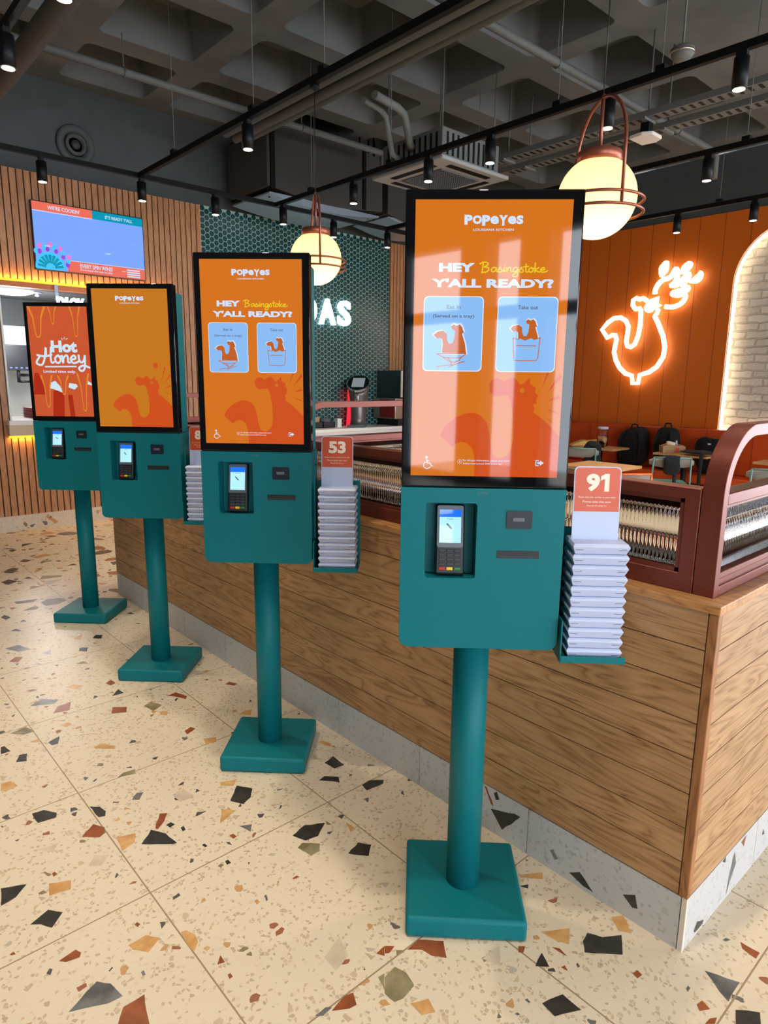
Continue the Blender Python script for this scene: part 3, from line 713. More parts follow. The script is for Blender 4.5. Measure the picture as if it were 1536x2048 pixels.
# kitchen bits behind the hatch
kl = empty('ceiling_lamp', (.5, 9.0, 2.78)); tag(kl, 'oval white lamp on the kitchen ceiling', 'lamp')
MB().lathe([(0, -.05), (.16, -.045), (.24, -.02), (.25, 0)], 28).build('diffuser', E['panel'], kl); MB().lathe([(.27, 0), (.27, .02), (0, .02)], 28).build('rim', M['grey_plastic'], kl)
kd = bpy.data.lights.new('kitchen_light', 'POINT'); kd.energy = 75; kd.shadow_soft_size = .2; ko = bpy.data.objects.new('bulb', kd); COL.objects.link(ko); ko.parent = kl; ko.location = (0, 0, -.55)
mo = empty('monitor', (.595, 9.6, 1.62)); tag(mo, 'dark order monitor on a black wall arm inside the kitchen', 'monitor')
MB().box(-.17, .27, -.02, .02, .18, .52, .006).build('casing', M['black'], mo); b_ = MB(); quad(b_, -.155, .255, .2, .505, lambda u, v, d: (u, -.0225, v), 0)
for k in range(6): quad(b_, -.13+.065*k, -.1+.065*k, .205, .225, lambda u, v, d: (u, -.0235, v), 1)
b_.build('picture', [E['navy'], E['icon']], mo, fix=False)
MB().tube([(.05, .02, .3), (.05, .05, .1), (.05, .05, .02)], .022, 8).tube([(.05, .05, .12), (.25, .3, .12), (.25, .59, .12)], .02, 8).tube([(.05, .05, .03), (.2, .05, .03)], .015, 8).build('arm', M['black'], mo)
for k in range(6):
    t_o = MB().box(-.19, .24, -.17, .17, 0, .012, .003).box(-.2, .25, -.18, .18, .012, .018, .003).build('tray', mat('red_tray_%d' % k, S(150+6*(k % 2), 38, 44), .5)); t_o.location = (.50, 8.02, HZ0+.0555+.0195*k)
    tag(t_o, 'dark red tray in the stack on the white pass shelf', 'tray', 'red trays stacked on the pass shelf')
sp_ = tag(MB().lathe([(0, -.06), (.03, -.05), (.012, -.02), (.06, -.015), (.06, 0), (0, 0)], 16, (0, 0, 0)).build('sprinkler_head', M['white']), 'small white sprinkler head on the kitchen ceiling', 'sprinkler'); sp_.location = (.82, 9.1, 2.8)

# ------------------------------------------------------------------ oak counter
ctr = empty('counter', (0, 0, 0)); tag(ctr, 'long oak plank counter with terrazzo plinth behind the four kiosks', 'counter')
LE = 4.58; TH = .17; RE = 2.05
lp = MB()
for k in range(8):
    z0 = .1855+.1123*k; lp.box(.0, .02, .028, LE, z0+.0022, z0+.1123-.0010)
lp.mi = 1; lp.box(.012, TH, .028, LE-.002, .183, 1.083); lp.build('long_panel', [M['oakL'], mat('groove_brown', S(84, 52, 28), .8)], ctr)
rp = MB()
for k in range(8):
    z0 = .1855+.1123*k; rp.box(.028, RE, .0, .02, z0+.0022, z0+.1123-.0010)
rp.mi = 1; rp.box(TH, RE-.002, .012, TH, .183, 1.083); rp.build('short_panel', [M['oakR'], mat('groove_brown_side', S(92, 58, 34), .8)], ctr)
MB().box(-.002, .026, -.002, .026, .185, 1.083, .003).build('corner_post', M['oakZ'], ctr)
MB().poly([(-.004, -.004), (RE+.01, -.004), (RE+.01, TH+.01), (TH+.01, TH+.01), (TH+.01, LE+.004), (-.004, LE+.004)], lambda u, v, d: (u, v, 1.083+d), .025).build('worktop', M['oaktop'], ctr, bevel=.003)
def plinth(name, spec, fn, L0, L1, corner):
    b_ = MB(); n = 5; keys_ = list(STONE)
    w = .56
    q = L0
    while q < L1-.01:
        e = min(q+w, L1); a0 = fn(q+.0015, 0, 0); a1 = fn(e-.0015, .183, .02); b_.box(min(a0[0], a1[0]), max(a0[0], a1[0]), min(a0[1], a1[1]), max(a0[1], a1[1]), 0, .183); q = e
    b_.mi = 1; a0 = fn(L0, 0, .008); a1 = fn(L1-.003, .18, .025); b_.box(min(a0[0], a1[0]), max(a0[0], a1[0]), min(a0[1], a1[1]), max(a0[1], a1[1]), 0, .18)
    for ln in spec.split('\n'):
        k, *ps = ln.split(); b_.mi = 2+keys_.index(k); b_.poly(subdiv([tuple(map(float, p.split(','))) for p in ps], .03), lambda u, v, d: fn(u, min(v, .182), -.0006))
    return b_.build(name, [M['plinthstone'], mgrout]+[STONE[k] for k in keys_], ctr)
plinth('plinth', PLINTH_L, lambda u, v, d: (d, u, v), .016, LE-.002, 0)
plinth('plinth', PLINTH_R, lambda u, v, d: (u, d, v), .016, RE-.002, 0)
MB().box(-.001, .014, -.001, .014, 0, .185).build('corner_trim', mat('pale_corner_trim', S(214, 202, 186), .4), ctr)
MB().box(.02, TH, .02, LE-.01, 0, .182).box(.02, RE-.01, .02, TH, 0, .182).build('carcass', M['slatback'], ctr)

# ------------------------------------------------------------------ copper framed reeded glass screens
def flutes(b_, u0, u1, z0, z1, fn, pitch=.0128, amp=.0012, th=.006):
    n = int((u1-u0)/pitch*8); F = []; B = []
    for i in range(n+1):
        u = u0+(u1-u0)*i/n; h = amp*math.cos(2*PI*u/pitch)
        F.append([b_.bm.verts.new(fn(u, z, -th/2-h)) for z in (z0, z1)]); B.append([b_.bm.verts.new(fn(u, z, th/2)) for z in (z0, z1)])
    for i in range(n):
        for q in (b_.bm.faces.new((F[i][0], F[i+1][0], F[i+1][1], F[i][1])), b_.bm.faces.new((B[i][0], B[i][1], B[i+1][1], B[i+1][0]))): q.smooth = True
        b_.bm.faces.new((F[i][0], B[i][0], B[i+1][0], F[i+1][0])); b_.bm.faces.new((F[i][1], F[i+1][1], B[i+1][1], B[i][1]))
    for i in (0, n): b_.bm.faces.new((F[i][0], F[i][1], B[i][1], B[i][0]))
WZ = 1.108
def low_screen(y0, y1, label):
    r = empty('glass_screen', (.09, (y0+y1)/2, WZ)); tag(r, label, 'screen panel', 'low reeded glass screens on the long counter'); h = (y1-y0)/2; 
    f = MB(); hw = .031
    f.box(-hw, hw, -h, h, 0, .055, .003).box(-hw, hw, -h, h, .275, .309, .003).box(-hw, hw, -h, -h+.045, .05, .28, .003).box(-hw, hw, h-.045, h, .05, .28, .003)
    f.build('frame', M['frame'], r)
    bd = MB(); w = .012
    for s_ in (-1, 1):
        x = s_*.018
        bd.box(x-.008, x+.008, -h+.045, h-.045, .055, .055+w).box(x-.008, x+.008, -h+.045, h-.045, .275-w, .275).box(x-.008, x+.008, -h+.045, -h+.045+w, .055, .275).box(x-.008, x+.008, h-.045-w, h-.045, .055, .275)
    bd.build('bead', M['frame'], r)
    g = MB(); flutes(g, -h+.046, h-.046, .056, .274, lambda u, z, d: (d, u, z)); g.build('pane', M['glass'], r)
    return r
low_screen(.106, 2.215, 'low rust brown framed reeded glass screen nearest the counter corner')
low_screen(2.285, 4.385, 'low rust brown framed reeded glass screen toward the far end of the counter')
def arch_screen(y0, x0, x1, label, base=WZ, first=True):
    r = empty('arched_screen', ((x0+x1)/2, y0, base)); tag(r, label, 'screen panel', 'arched reeded glass screens'); h = (x1-x0)/2; T = .489; w = .034; rad = .2; hy = .03
    f = MB()
    def outl(ins):
        q = [(-h+ins, 0)]; rr = rad-ins
        q += [(-h+rad-rr*math.cos(PI/2*i/30), T-rad+rr*math.sin(PI/2*i/30)) for i in range(31)]
        q += [(h-rad+rr*math.sin(PI/2*i/30), T-rad+rr*math.cos(PI/2*i/30)) for i in range(31)]
        return q+[(h-ins, 0)]
    O, I = outl(0), outl(w)
    vo = [[f.bm.verts.new((u, y, v)) for u, v in O] for y in (-hy, hy)]; vi = [[f.bm.verts.new((u, y, v)) for u, v in I] for y in (-hy, hy)]
    for i in range(len(O)-1):
        sm = 0 < i < len(O)-2
        for q in ((vo[0][i], vo[0][i+1], vi[0][i+1], vi[0][i]), (vo[1][i], vi[1][i], vi[1][i+1], vo[1][i+1]), (vo[0][i], vo[1][i], vo[1][i+1], vo[0][i+1]), (vi[0][i], vi[0][i+1], vi[1][i+1], vi[1][i])):
            fc = f.bm.faces.new(q)
    for i in (0, len(O)-1): f.bm.faces.new((vo[0][i], vi[0][i], vi[1][i], vo[1][i]))
    f.build('arch_frame', M['frame'], r, bevel=.002)
    rl = MB(); rl.box(-h+w, h-w, -hy, hy, .266, .300, .003); rl.box(-h+w, h-w, -hy+.006, hy-.006, .258, .267); rl.build('middle_rail', M['frame'], r)
    rb = MB(); rb.box(-h+w, h-w, -hy, hy, 0, .03, .003).box(-h+w, h-w, -hy+.008, hy-.008, .03, .05).box(-h+w, h-w, -hy+.002, hy-.002, .05, .07, .003); rb.build('bottom_rail', M['frame'], r)
    g = MB(); flutes(g, -h+w, h-w, .071, .257, lambda u, z, d: (u, d, z)); g.build('pane', M['glass'], r)
    return r
arch_screen(.074, .06, 2.03, 'arched rust brown screen with reeded glass standing on the near corner of the counter')
arch_screen(2.25, .125, 2.10, 'arched rust brown reeded glass divider across the middle of the seating')
arch_screen(4.42, .06, 1.74, 'arched rust brown reeded glass divider at the far end of the counter')
dv_ = empty('divider_wall', (1.14, 2.25, 0)); tag(dv_, 'low oak partition under the middle reeded glass divider', 'partition', 'low oak partitions')
MB().box(-.96, .96, -.06, .06, 0, 1.083).build('panel', M['oakX'], dv_); MB().box(-.965, .965, -.065, .065, 1.083, 1.108, .003).build('ledge', M['oakX'], dv_)
dv2 = empty('divider_wall', (.96, 4.42, 0)); tag(dv2, 'low oak partition under the far reeded glass divider', 'partition', 'low oak partitions')
MB().box(-.78, .78, -.06, .06, 0, 1.083).build('panel', M['oakX'], dv2); MB().box(-.78, .785, -.065, .065, 1.083, 1.108, .003).build('ledge', M['oakX'], dv2)

# ------------------------------------------------------------------ self order kiosks
AW, AH, ZA = .3985, .7085, 1.4531
ROOST = [(.515, .351), (.535, .368), (.565, .373), (.59, .368), (.615, .359), (.645, .372), (.677, .376), (.70, .366), (.72, .349), (.75, .358), (.783, .378), (.785, .352), (.825, .339), (.818, .322), (.843, .312), (.832, .296), (.835, .280), (.811, .278), (.825, .262), (.816, .247), (.87, .228), (.93, .198), (1.0, .158), (1.0, 0), (.437, 0), (.436, .05), (.43, .085), (.415, .109), (.38, .128), (.341, .133), (.305, .126), (.283, .111), (.193, .156), (.225, .19), (.295, .224), (.36, .24), (.422, .244), (.47, .232), (.508, .207), (.53, .165), (.542, .117), (.555, .088), (.585, .073), (.615, .071), (.655, .082), (.68, .104), (.692, .15), (.684, .229), (.665, .285), (.644, .311), (.60, .308), (.555, .306), (.522, .322)]
def px(u, v): return (AW*(u-.5), ZA+AH*v)
def scrf(k): return lambda u, v, d: (AW*(u-.5), -.0012-.0006*k-d, ZA+AH*v)
# single line hand lettering: strokes in x-height units
CUR = {'B': ([[(.18, 0), (.25, 1), (.3, 2.05)], [(-.15, 1.75), (.3, 2.1), (.85, 2.0), (.95, 1.6), (.45, 1.12), (.95, .95), (1.1, .5), (.75, .05), (.1, -.1)]], 1.35),
 'a': ([[(.75, .85), (.4, 1), (.1, .55), (.25, .05), (.6, .3), (.78, .95), (.75, .3), (.95, .05)]], .9), 's': ([[(-.05, .1), (.38, 1.1), (.40, .75), (.62, .3), (.42, -.02), (.12, .1)]], .75),
 'i': ([[(.0, .1), (.2, 1), (.2, .2), (.42, .1)], [(.22, 1.4), (.24, 1.46)]], .42), 'n': ([[(.05, .95), (.12, 0), (.2, .65), (.5, 1), (.65, .75), (.65, .15), (.85, .08)]], .85),
 'g': ([[(.75, .85), (.4, 1), (.1, .55), (.25, .08), (.6, .3), (.78, .95), (.75, -.55), (.45, -1.0), (.05, -.75), (.5, -.15), (.95, .15)]], .9), 't': ([[(.2, 1.75), (.2, .3), (.35, .02), (.5, .15)], [(-.1, 1.15), (.55, 1.25)]], .5),
 'o': ([[(.4, 1), (.1, .6), (.2, .1), (.5, .05), (.68, .5), (.45, 1), (.6, .85), (.85, .9)]], .8), 'k': ([[(.15, 2.0), (.12, 1), (.12, 0)], [(.65, 1.0), (.2, .5), (.5, .15), (.8, .05)]], .8),
 'e': ([[(.08, .45), (.6, .6), (.45, 1), (.1, .6), (.3, .05), (.75, .12), (1.0, .35)]], .85),
 'H': ([[(.0, .75), (-.35, .0), (.2, -.25), (.55, .6), (.75, 2.0), (.72, 1.0)], [(-.2, 1.0), (.6, .85), (1.3, 1.05)], [(1.3, 2.0), (1.2, .9), (1.25, .1), (1.5, .1)]], 1.55),
 'y': ([[(.1, 1), (.15, .35), (.4, .1), (.65, .5), (.75, 1), (.65, -.6), (.3, -1.0), (.05, -.6), (.55, -.3), (1.15, -.55)]], 1.0)}
def cursive(b_, word, u0, u1, vb, xh, w, k):
    adv = sum(CUR[c][1] for c in word); sx = (u1-u0)*AW/adv; x = 0
    fn = lambda u, v, d: (AW*(u0-.5)+u, -.0012-.0006*k, ZA+AH*vb+v)
    for j, c in enumerate(word):
        for st_ in CUR[c][0]: add_stroke(b_, [((x+p[0])*sx, p[1]*xh) for p in st_], w, fn, 5)
        x += CUR[c][1]
def chicken(b_, u0, u1, v0, v1, k, cut=None):
    """little rooster drawing fitted to a box"""
    base = [(.0, .62), (.12, .74), (.3, .78), (.42, .68), (.44, .45), (.5, .32), (.6, .34), (.66, .5), (.68, .78), (.58, .84), (.55, .92), (.62, 1), (.72, .95), (.82, 1), (.9, .9), (.92, .82), (.96, .72), (.9, .68), (1.0, .35), (1.05, .0), (.28, 0), (.3, .3), (.28, .48), (.2, .52), (.12, .5)]
    fn = scrf(k); b_.poly([(u0+(u1-u0)*p[0], v0+(v1-v0)*p[1]) for p in base], fn)
BEZ = dict(l=-.2247, r=.2286, b=1.4217, t=2.187)

def housing_mesh():
    b_ = MB(); x0, x1, z0, z1 = BEZ['l'], BEZ['r'], .952, 1.4195; y1 = .16
    out = [(x1, z1), (x0, z1)]
    for cx, a0 in ((x0+.028, 180), (x1-.028, 270)):
        out += [(cx+.028*math.cos(math.radians(a0+15*i)), z0+.028+.028*math.sin(math.radians(a0+15*i))) for i in range(7)]
    hole = rrect(-.155, -.013, 1.161, 1.377, .008, 3)[::-1]
    flat = out+hole
    tri = tessellate_polygon([[Vector((p[0], p[1], 0)) for p in out], [Vector((p[0], p[1], 0)) for p in hole]])
    bm = b_.bm; no, nh = len(out), len(hole)
    F = [bm.verts.new((p[0], 0, p[1])) for p in flat]
    for t in tri: bm.faces.new([F[i] for i in t])
    B = [bm.verts.new((p[0], y1, p[1])) for p in out]
    for i in range(no): bm.faces.new((F[i], F[(i+1) % no], B[(i+1) % no], B[i]))
    bm.faces.new(B)
    R = [bm.verts.new((p[0]*.97-.0025, .075 if p[1] > 1.2 else .06, p[1])) for p in hole]
    for i in range(nh): bm.faces.new((F[no+i], F[no+(i+1) % nh], R[(i+1) % nh], R[i]))
    bm.faces.new(R)
    return b_
def screen_home(d, cards=True, rays=False):
    b_ = MB(); quad(b_, 0, 1, 0, 1, scrf(0), 0); b_.build('screen_background', E['orange'] if cards else E['amber'], d, fix=False)
    b_ = MB(); b_.poly(ROOST, scrf(1)); b_.mi = 1
    b_.poly([(.735+.017*math.cos(2*PI*j/16), .329+.0096*math.sin(2*PI*j/16)) for j in range(16)], scrf(2)); b_.mi = 0
    rr = [((.86, .33), (.93, .44)), ((.90, .32), (.99, .385)), ((.91, .29), (.99, .305)), ((.90, .262), (.985, .243)), ((.885, .235), (.96, .205))]
    for (a, c) in rr: b_.poly([(a[0], a[1]), (c[0]-.012, c[1]+.008), (c[0]+.008, c[1]-.004)], scrf(1))
    if rays: b_.poly([(.80+.032*math.cos(2*PI*j/14), .455+.02*math.sin(2*PI*j/14)) for j in range(14)], scrf(1))
    b_.build('rooster_graphic', [E['rust'], E['amber']], d, fix=False)
    b_ = MB(); u = .314
    for ch, w_, h0, h1 in (('P', .052, .9145, .948), ('O', .060, .9165, .946), ('P', .052, .911, .947), ('e', .054, .9165, .944), ('Y', .056, .911, .947), ('e', .054, .9165, .944), ('S', .044, .9165, .946)):
        add_text(b_, ch, u, u+w_-.001, h0, h1, scrf(3), .06 if ch != 'e' else .04); u += w_+.0005
    add_text(b_, 'LOUISIANA KITCHEN', .372, .63, .8935, .9015, scrf(3), .012); b_.build('logo_lettering', E['white'], d, fix=False)
    if cards:
        b_ = MB(); add_text(b_, 'HEY', .159, .391, .752, .783, scrf(3), .055); add_text(b_, "Y'ALL READY?", .113, .902, .697, .729, scrf(3), .05); b_.build('headline', E['white'], d, fix=False)
        b_ = MB(); cursive(b_, 'Basingstoke', .43, .85, .752, .0115, .0034, 3); b_.build('handwritten_name', E['yellow'], d, fix=False)
        for nm, c0, c1 in (('eat', .066, .458), ('take', .549, .941)):
            b_ = MB(); mats = [E['cardedge'], E['card'], E['greytext'], E['cardorange'], E['white']]
            asp = AW/AH
            def rr_(i):
                q = rrect(c0*AW, c1*AW, .3965*AH, .667*AH, .012); q = [((p[0]-(c0+c1)/2*AW), (p[1]-.53175*AH)) for p in q]
                w_, h_ = (c1-c0)*AW, .2705*AH
                return [((p[0]*(w_-2*i)/w_)/AW+(c0+c1)/2, (p[1]*(h_-2*i)/h_)/AH+.53175) for p in q]
            b_.poly(rr_(0), scrf(3)); b_.mi = 1; b_.poly(rr_(.0022), scrf(4)); b_.mi = 2; m_ = (c0+c1)/2
            if nm == 'eat':
                add_text(b_, 'Eat in', m_-.045, m_+.045, .622, .636, scrf(5), .012); add_text(b_, '(Served on a tray)', m_-.135, m_+.135, .587, .603, scrf(5), .012)
                b_.mi = 4; chicken(b_, m_-.138, m_+.09, .458, .573, 5); b_.mi = 3; chicken(b_, m_-.128, m_+.08, .463, .567, 6)
                for pts in ([(-.1, .46), (.09, .462)], [(-.1, .46), (-.05, .447), (.05, .447), (.09, .462)], [(-.03, .447), (.0, .43), (.04, .435), (.06, .448)], [(-.06, .447), (-.01, .43), (.0, .418), (.06, .43), (.08, .432)], [(-.1, .414), (-.04, .418), (.01, .424), (.03, .436)], [(-.02, .412), (.0, .418)]):
                    add_stroke(b_, [((m_+p[0])*AW, p[1]*AH) for p in pts], .0022, lambda u, v, d_: (u-AW/2, -.0012-.0006*7, ZA+v), 4)
            else:
                add_text(b_, 'Take out', m_-.065, m_+.065, .622, .636, scrf(5), .012)
                b_.mi = 4; chicken(b_, m_-.118, m_+.08, .492, .592, 5); b_.mi = 3; chicken(b_, m_-.108, m_+.072, .497, .587, 6)
                b_.mi = 1; b_.poly([(m_-.087, .52), (m_-.06, .514), (m_-.04, .519), (m_-.01, .512), (m_+.03, .521), (m_+.05, .514), (m_+.088, .522), (m_+.083, .44), (m_-.07, .437)], scrf(7)); b_.mi = 3
                for pts in ([(-.087, .52), (-.06, .514), (-.04, .519), (-.01, .512), (.03, .521), (.05, .514), (.088, .522)], [(-.087, .52), (-.08, .47), (-.075, .438), (.07, .438), (.08, .45), (.088, .522)], [(-.065, .492), (.062, .492)]):
                    add_stroke(b_, [((m_+p[0])*AW, p[1]*AH) for p in pts], .0022, lambda u, v, d_: (u-AW/2, -.0012-.0006*8, ZA+v), 1)
            b_.build('option_card', mats, d, fix=False)
        b_ = MB(); W_ = lambda u, v, d_: (u-AW/2, -.0012-.0006*4, ZA+v)
        # wheelchair symbol
        b_.poly([(.107+.009*math.cos(2*PI*j/12), .072+.0052*math.sin(2*PI*j/12)) for j in range(12)], scrf(4))
        add_stroke(b_, [(p[0]*AW, p[1]*AH) for p in ((.108, .064), (.112, .05), (.132, .049), (.143, .037), (.15, .039))], .0026, W_, raw=True)
        add_stroke(b_, [(p[0]*AW, p[1]*AH) for p in ((.11, .058), (.125, .058))], .002, W_, raw=True)
        add_stroke(b_, [(.112*AW+.0095*math.cos(a), .041*AH+.0095*math.sin(a)) for a in [math.radians(110+24*j) for j in range(10)]], .0024, W_, raw=True)
        # info mark and two lines of small print
        add_stroke(b_, [(.334*AW+.0055*math.cos(2*PI*j/16), .057*AH+.0055*math.sin(2*PI*j/16)) for j in range(16)], .0008, W_, raw=True, closed=True)
        add_text(b_, 'i', .331, .337, .0535, .061, scrf(4)); add_text(b_, 'For allergen information, please click here!', .355, .67, .057, .066, scrf(4), .01); add_text(b_, 'Adults need around 2000 kcal a day', .355, .62, .045, .053, scrf(4), .01)
        # leave symbol
        add_stroke(b_, [(p[0]*AW, p[1]*AH) for p in ((.868, .066), (.852, .066), (.852, .046), (.868, .046))], .0028, W_, raw=True)
        b_.poly([(.862, .060), (.88, .060), (.88, .066), (.905, .056), (.88, .046), (.88, .052), (.862, .052)], scrf(4))
        b_.build('footer_icons', E['white'], d, fix=False)
def screen_honey(d):
    b_ = MB(); quad(b_, 0, 1, 0, 1, scrf(0), 0); b_.build('screen_background', E['honey'], d, fix=False)
    b_ = MB()
    def drip(cx, w, y0, y1, k=1, up=True):
        sh = [(cx-w*1.8, y0), (cx-w*.9, y0-(y0-y1)*.35), (cx-w*.55, y1+.03), (cx-w*.3, y1), (cx+w*.3, y1), (cx+w*.55, y1+.03), (cx+w*.9, y0-(y0-y1)*.35), (cx+w*1.8, y0)]
        b_.mi = 1; b_.poly([(min(max(u, 0), 1), min(v, 1)) for u, v in sh], scrf(k)); b_.mi = 0
        b_.poly([(min(max(cx+(u-cx)*.72, 0), 1), min(y1+(v-y1)*.98+.012, 1)) for u, v in sh], scrf(k+1))
    b_.mi = 2
    for u0, u1, v0, v1 in ((.0, .2, .26, .34), (.02, .14, .34, .40), (.0, .22, .2, .28)): b_.poly([(u0, v0), (u1, v0), (u1-.03, v1), (u0+.02, v1)], scrf(1))
    b_.poly([(.3, 0), (.5, 0), (.52, .24), (.34, .24)], scrf(1)); b_.poly([(.6, 0), (.68, 0), (.66, .2), (.58, .2)], scrf(1))
    b_.mi = 3; b_.poly([(.28, .26), (.36, .25), (.5, .22), (.46, .28), (.38, .33), (.30, .31)], scrf(2)); b_.poly([(.6, .27), (.7, .25), (.76, .28), (.74, .3), (.62, .31)], scrf(2)); b_.poly([(.93, .3), (1, .29), (1, .31), (.94, .33)], scrf(2))
    drip(.16, .09, 1.0, .72); drip(.42, .045, 1.0, .84); drip(.8, .055, 1.0, .73); drip(.24, .06, .38, .08, 3); drip(.52, .06, .38, .2, 3); drip(.86, .06, .4, .05, 3)
    b_.build('honey_picture', [E['honey'], E['drip'], E['deep'], E['ice']], d, fix=False)
    b_ = MB(); add_text(b_, 'Hot', .36, .80, .588, .695, scrf(6), .05); cursive(b_, 'Honey', .15, .96, .492, .05, .013, 6)
    add_stroke(b_, [(.24*AW, .458*AH), (.76*AW, .462*AH)], .009, lambda u, v, d_: (u-AW/2, -.0048, ZA+v), raw=True)
    for a, c in (((.56, .705), (.55, .718)), ((.59, .71), (.60, .725)), ((.62, .708), (.65, .714))): add_stroke(b_, [(a[0]*AW, a[1]*AH), (c[0]*AW, c[1]*AH)], .004, lambda u, v, d_: (u-AW/2, -.0048, ZA+v), raw=True)
    add_text(b_, 'Limited time only.', .2, .75, .395, .428, scrf(6), .02); b_.build('honey_lettering', E['ice'], d, fix=False)

def make_kiosk(i, loc, label, screen):
    r = empty('order_kiosk', loc, math.atan2(-.701, .713)); tag(r, label, 'kiosk', 'order kiosks in a row along the counter')
    MB().box(-.189, .189, -.032, .341, 0, .07, .012, 3).build('base_plate', M['teal'], r)
    MB().cyl(0, .15, .068, .98, .055, 40).build('pole', M['teal'], r)
    h = housing_mesh().build('payment_housing', M['teal'], r, bevel=.003)
    MB().box(-.205, .2245, .052, .155, 1.42, 2.15, .004).build('screen_housing', M['teal'], r)
    d = MB().box(BEZ['l'], BEZ['r'], 0, .05, BEZ['b'], BEZ['t'], .004).build('display', M['black_glass'], r)
    screen(d)
    b_ = MB(); add_text(b_, 'EVOKE', -.014, .014, 1.4035, 1.4095, lambda u, v, dd: (u, -.0008, v), .01); b_.build('maker_lettering', M['grey_plastic'], r, fix=False)
    # card terminal
    T = Matrix.Translation((-.084, .012, 1.168)) @ Matrix.Rotation(math.radians(-10), 4, 'X')
    tb = MB(); tb.box(-.041, .041, 0, .03, 0, .2, .006, M=T); t = tb.build('card_terminal', M['black'], r)
    fr_ = lambda u, v, dd: T @ Vector((u, -dd, v))
    b_ = MB(); b_.poly(rrect(-.037, .037, .078, .197, .006), lambda u, v, dd: T @ Vector((u, -.004+dd, v)), .004); b_.build('screen_surround', M['grey_plastic'], t)
    b_ = MB(); q = lambda u, v, dd: T @ Vector((u, -.0045, v)); q2 = lambda u, v, dd: T @ Vector((u, -.005, v))
    quad(b_, -.0305, .0305, .091, .185, q, 0); quad(b_, -.0305, .0305, .164, .185, q2, 1); b_.mi = 2
    add_text(b_, 'Ready', -.009, .009, .156, .161, q2)
    for a in range(3): b_.poly([(-.008+.004*a+p[0], .14-.004*a+p[1]) for p in ((-.004, .004), (.0, .007), (.006, 0), (.002, -.003))], q2)
    b_.build('terminal_screen', [E['termwhite'], E['termblue'], E['termgrey']], t, fix=False)
    b_ = MB()
    for rr in range(4):
        for cc in range(3): b_.box(-.0305+.0215*cc, -.0125+.0215*cc, -.003, .002, .0635-.0125*rr, .0725-.0125*rr, .0012, 1, M=T)
    b_.build('number_keys', M['key'], t)
    for nm, mm, cc in (('cancel_key', 'red', 0), ('clear_key', 'yellow', 1), ('enter_key', 'green', 2)):
        MB().box(-.0305+.0215*cc, -.0125+.0215*cc, -.003, .002, .0125, .0215, .0012, 1, M=T).build(nm, M[mm], t)
    MB().poly(rrect(.069, .139, 1.308, 1.359, .005), lambda u, v, dd: (u, -.003+dd, v), .005).build('code_reader', mat('reader_plate', S(28, 36, 44), .25), r)
    MB().box(.086, .118, -.0045, -.002, 1.329, 1.3395, .001).build('reader_window', M['grey_plastic'], r)
    b_ = MB(); b_.box(.046, .163, -.001, .004, 1.223, 1.245); b_.mi = 1; b_.box(.05, .16, -.002, 0, 1.226, 1.231); b_.build('receipt_slot', [M['black'], M['key']], r)
    # side rack for the number cards
    if i < 3:
        b_ = MB(); b_.box(.236, .418, -.02, .135, .925, .932).box(.236, .418, -.022, -.018, .925, .945).box(.236, .418, .13, .135, .925, 1.29).box(.234, .238, -.02, .135, .925, 1.05).box(.414, .417, .07, .135, .925, .96)
        b_.box(.228, .236, .06, .12, 1.0, 1.36); b_.build('number_rack', M['teal'], r, bevel=.001)
    return r
KP = [(-.440, .488), (-.439, 1.679), (-.441, 2.878), (-.437, 4.102)]
kl_ = [('teal order kiosk nearest the camera, beside the card reading 91', lambda d: screen_home(d)),
       ('teal order kiosk second from the camera, beside the card reading 53', lambda d: screen_home(d)),
       ('teal order kiosk with a plain amber rooster screen and no option cards', lambda d: screen_home(d, False, True)),
       ('teal order kiosk showing the Hot Honey advert, farthest from the camera', screen_honey)]
kiosks = [make_kiosk(i, (KP[i][0], KP[i][1], 0), *kl_[i]) for i in range(4)]

# number cards stacked in the racks
def foot_mesh(b_, z, sc_=1.0):
    x0, x1, h = .254, .411, .0305*sc_; n = .008
    for q, (a, c, dep) in enumerate(((.0, .5, 1), (.5, 1, 1))): pass
    out = [(x0+n, 0), (x1-n, 0), (x1, h*.7), (x1-n*.6, h*.99), (x0+n*.6, h*.99), (x0, h*.7)]
    yf = [-.002, -.002, -.012, -.004, -.004, -.012]
    F = [b_.bm.verts.new((p[0], y, z+p[1])) for p, y in zip(out, yf)]; B = [b_.bm.verts.new((p[0], .10, z+p[1])) for p in out]
    for f in ((0, 1, 2, 5), (5, 2, 3, 4)): b_.bm.faces.new([F[k] for k in f])
    b_.bm.faces.new(B[::-1])
    for k in range(6): b_.bm.faces.new((F[k], B[k], B[(k+1) % 6], F[(k+1) % 6]))
def slit(b_, z, sc_=1.0):
    h = .0305*sc_
    for a, c in ((.262, .283), (.381, .403)):
        b_.box(a, c, -.0088, .0, z+h*.42, z+h*.42+.0012)
WORDS = {0: ('91', 11, 1.0), 1: ('53', 12, .93), 2: ('87', 11, .93)}
names_ = ['the nearest kiosk', 'the second kiosk', 'the third kiosk']
fm = {}
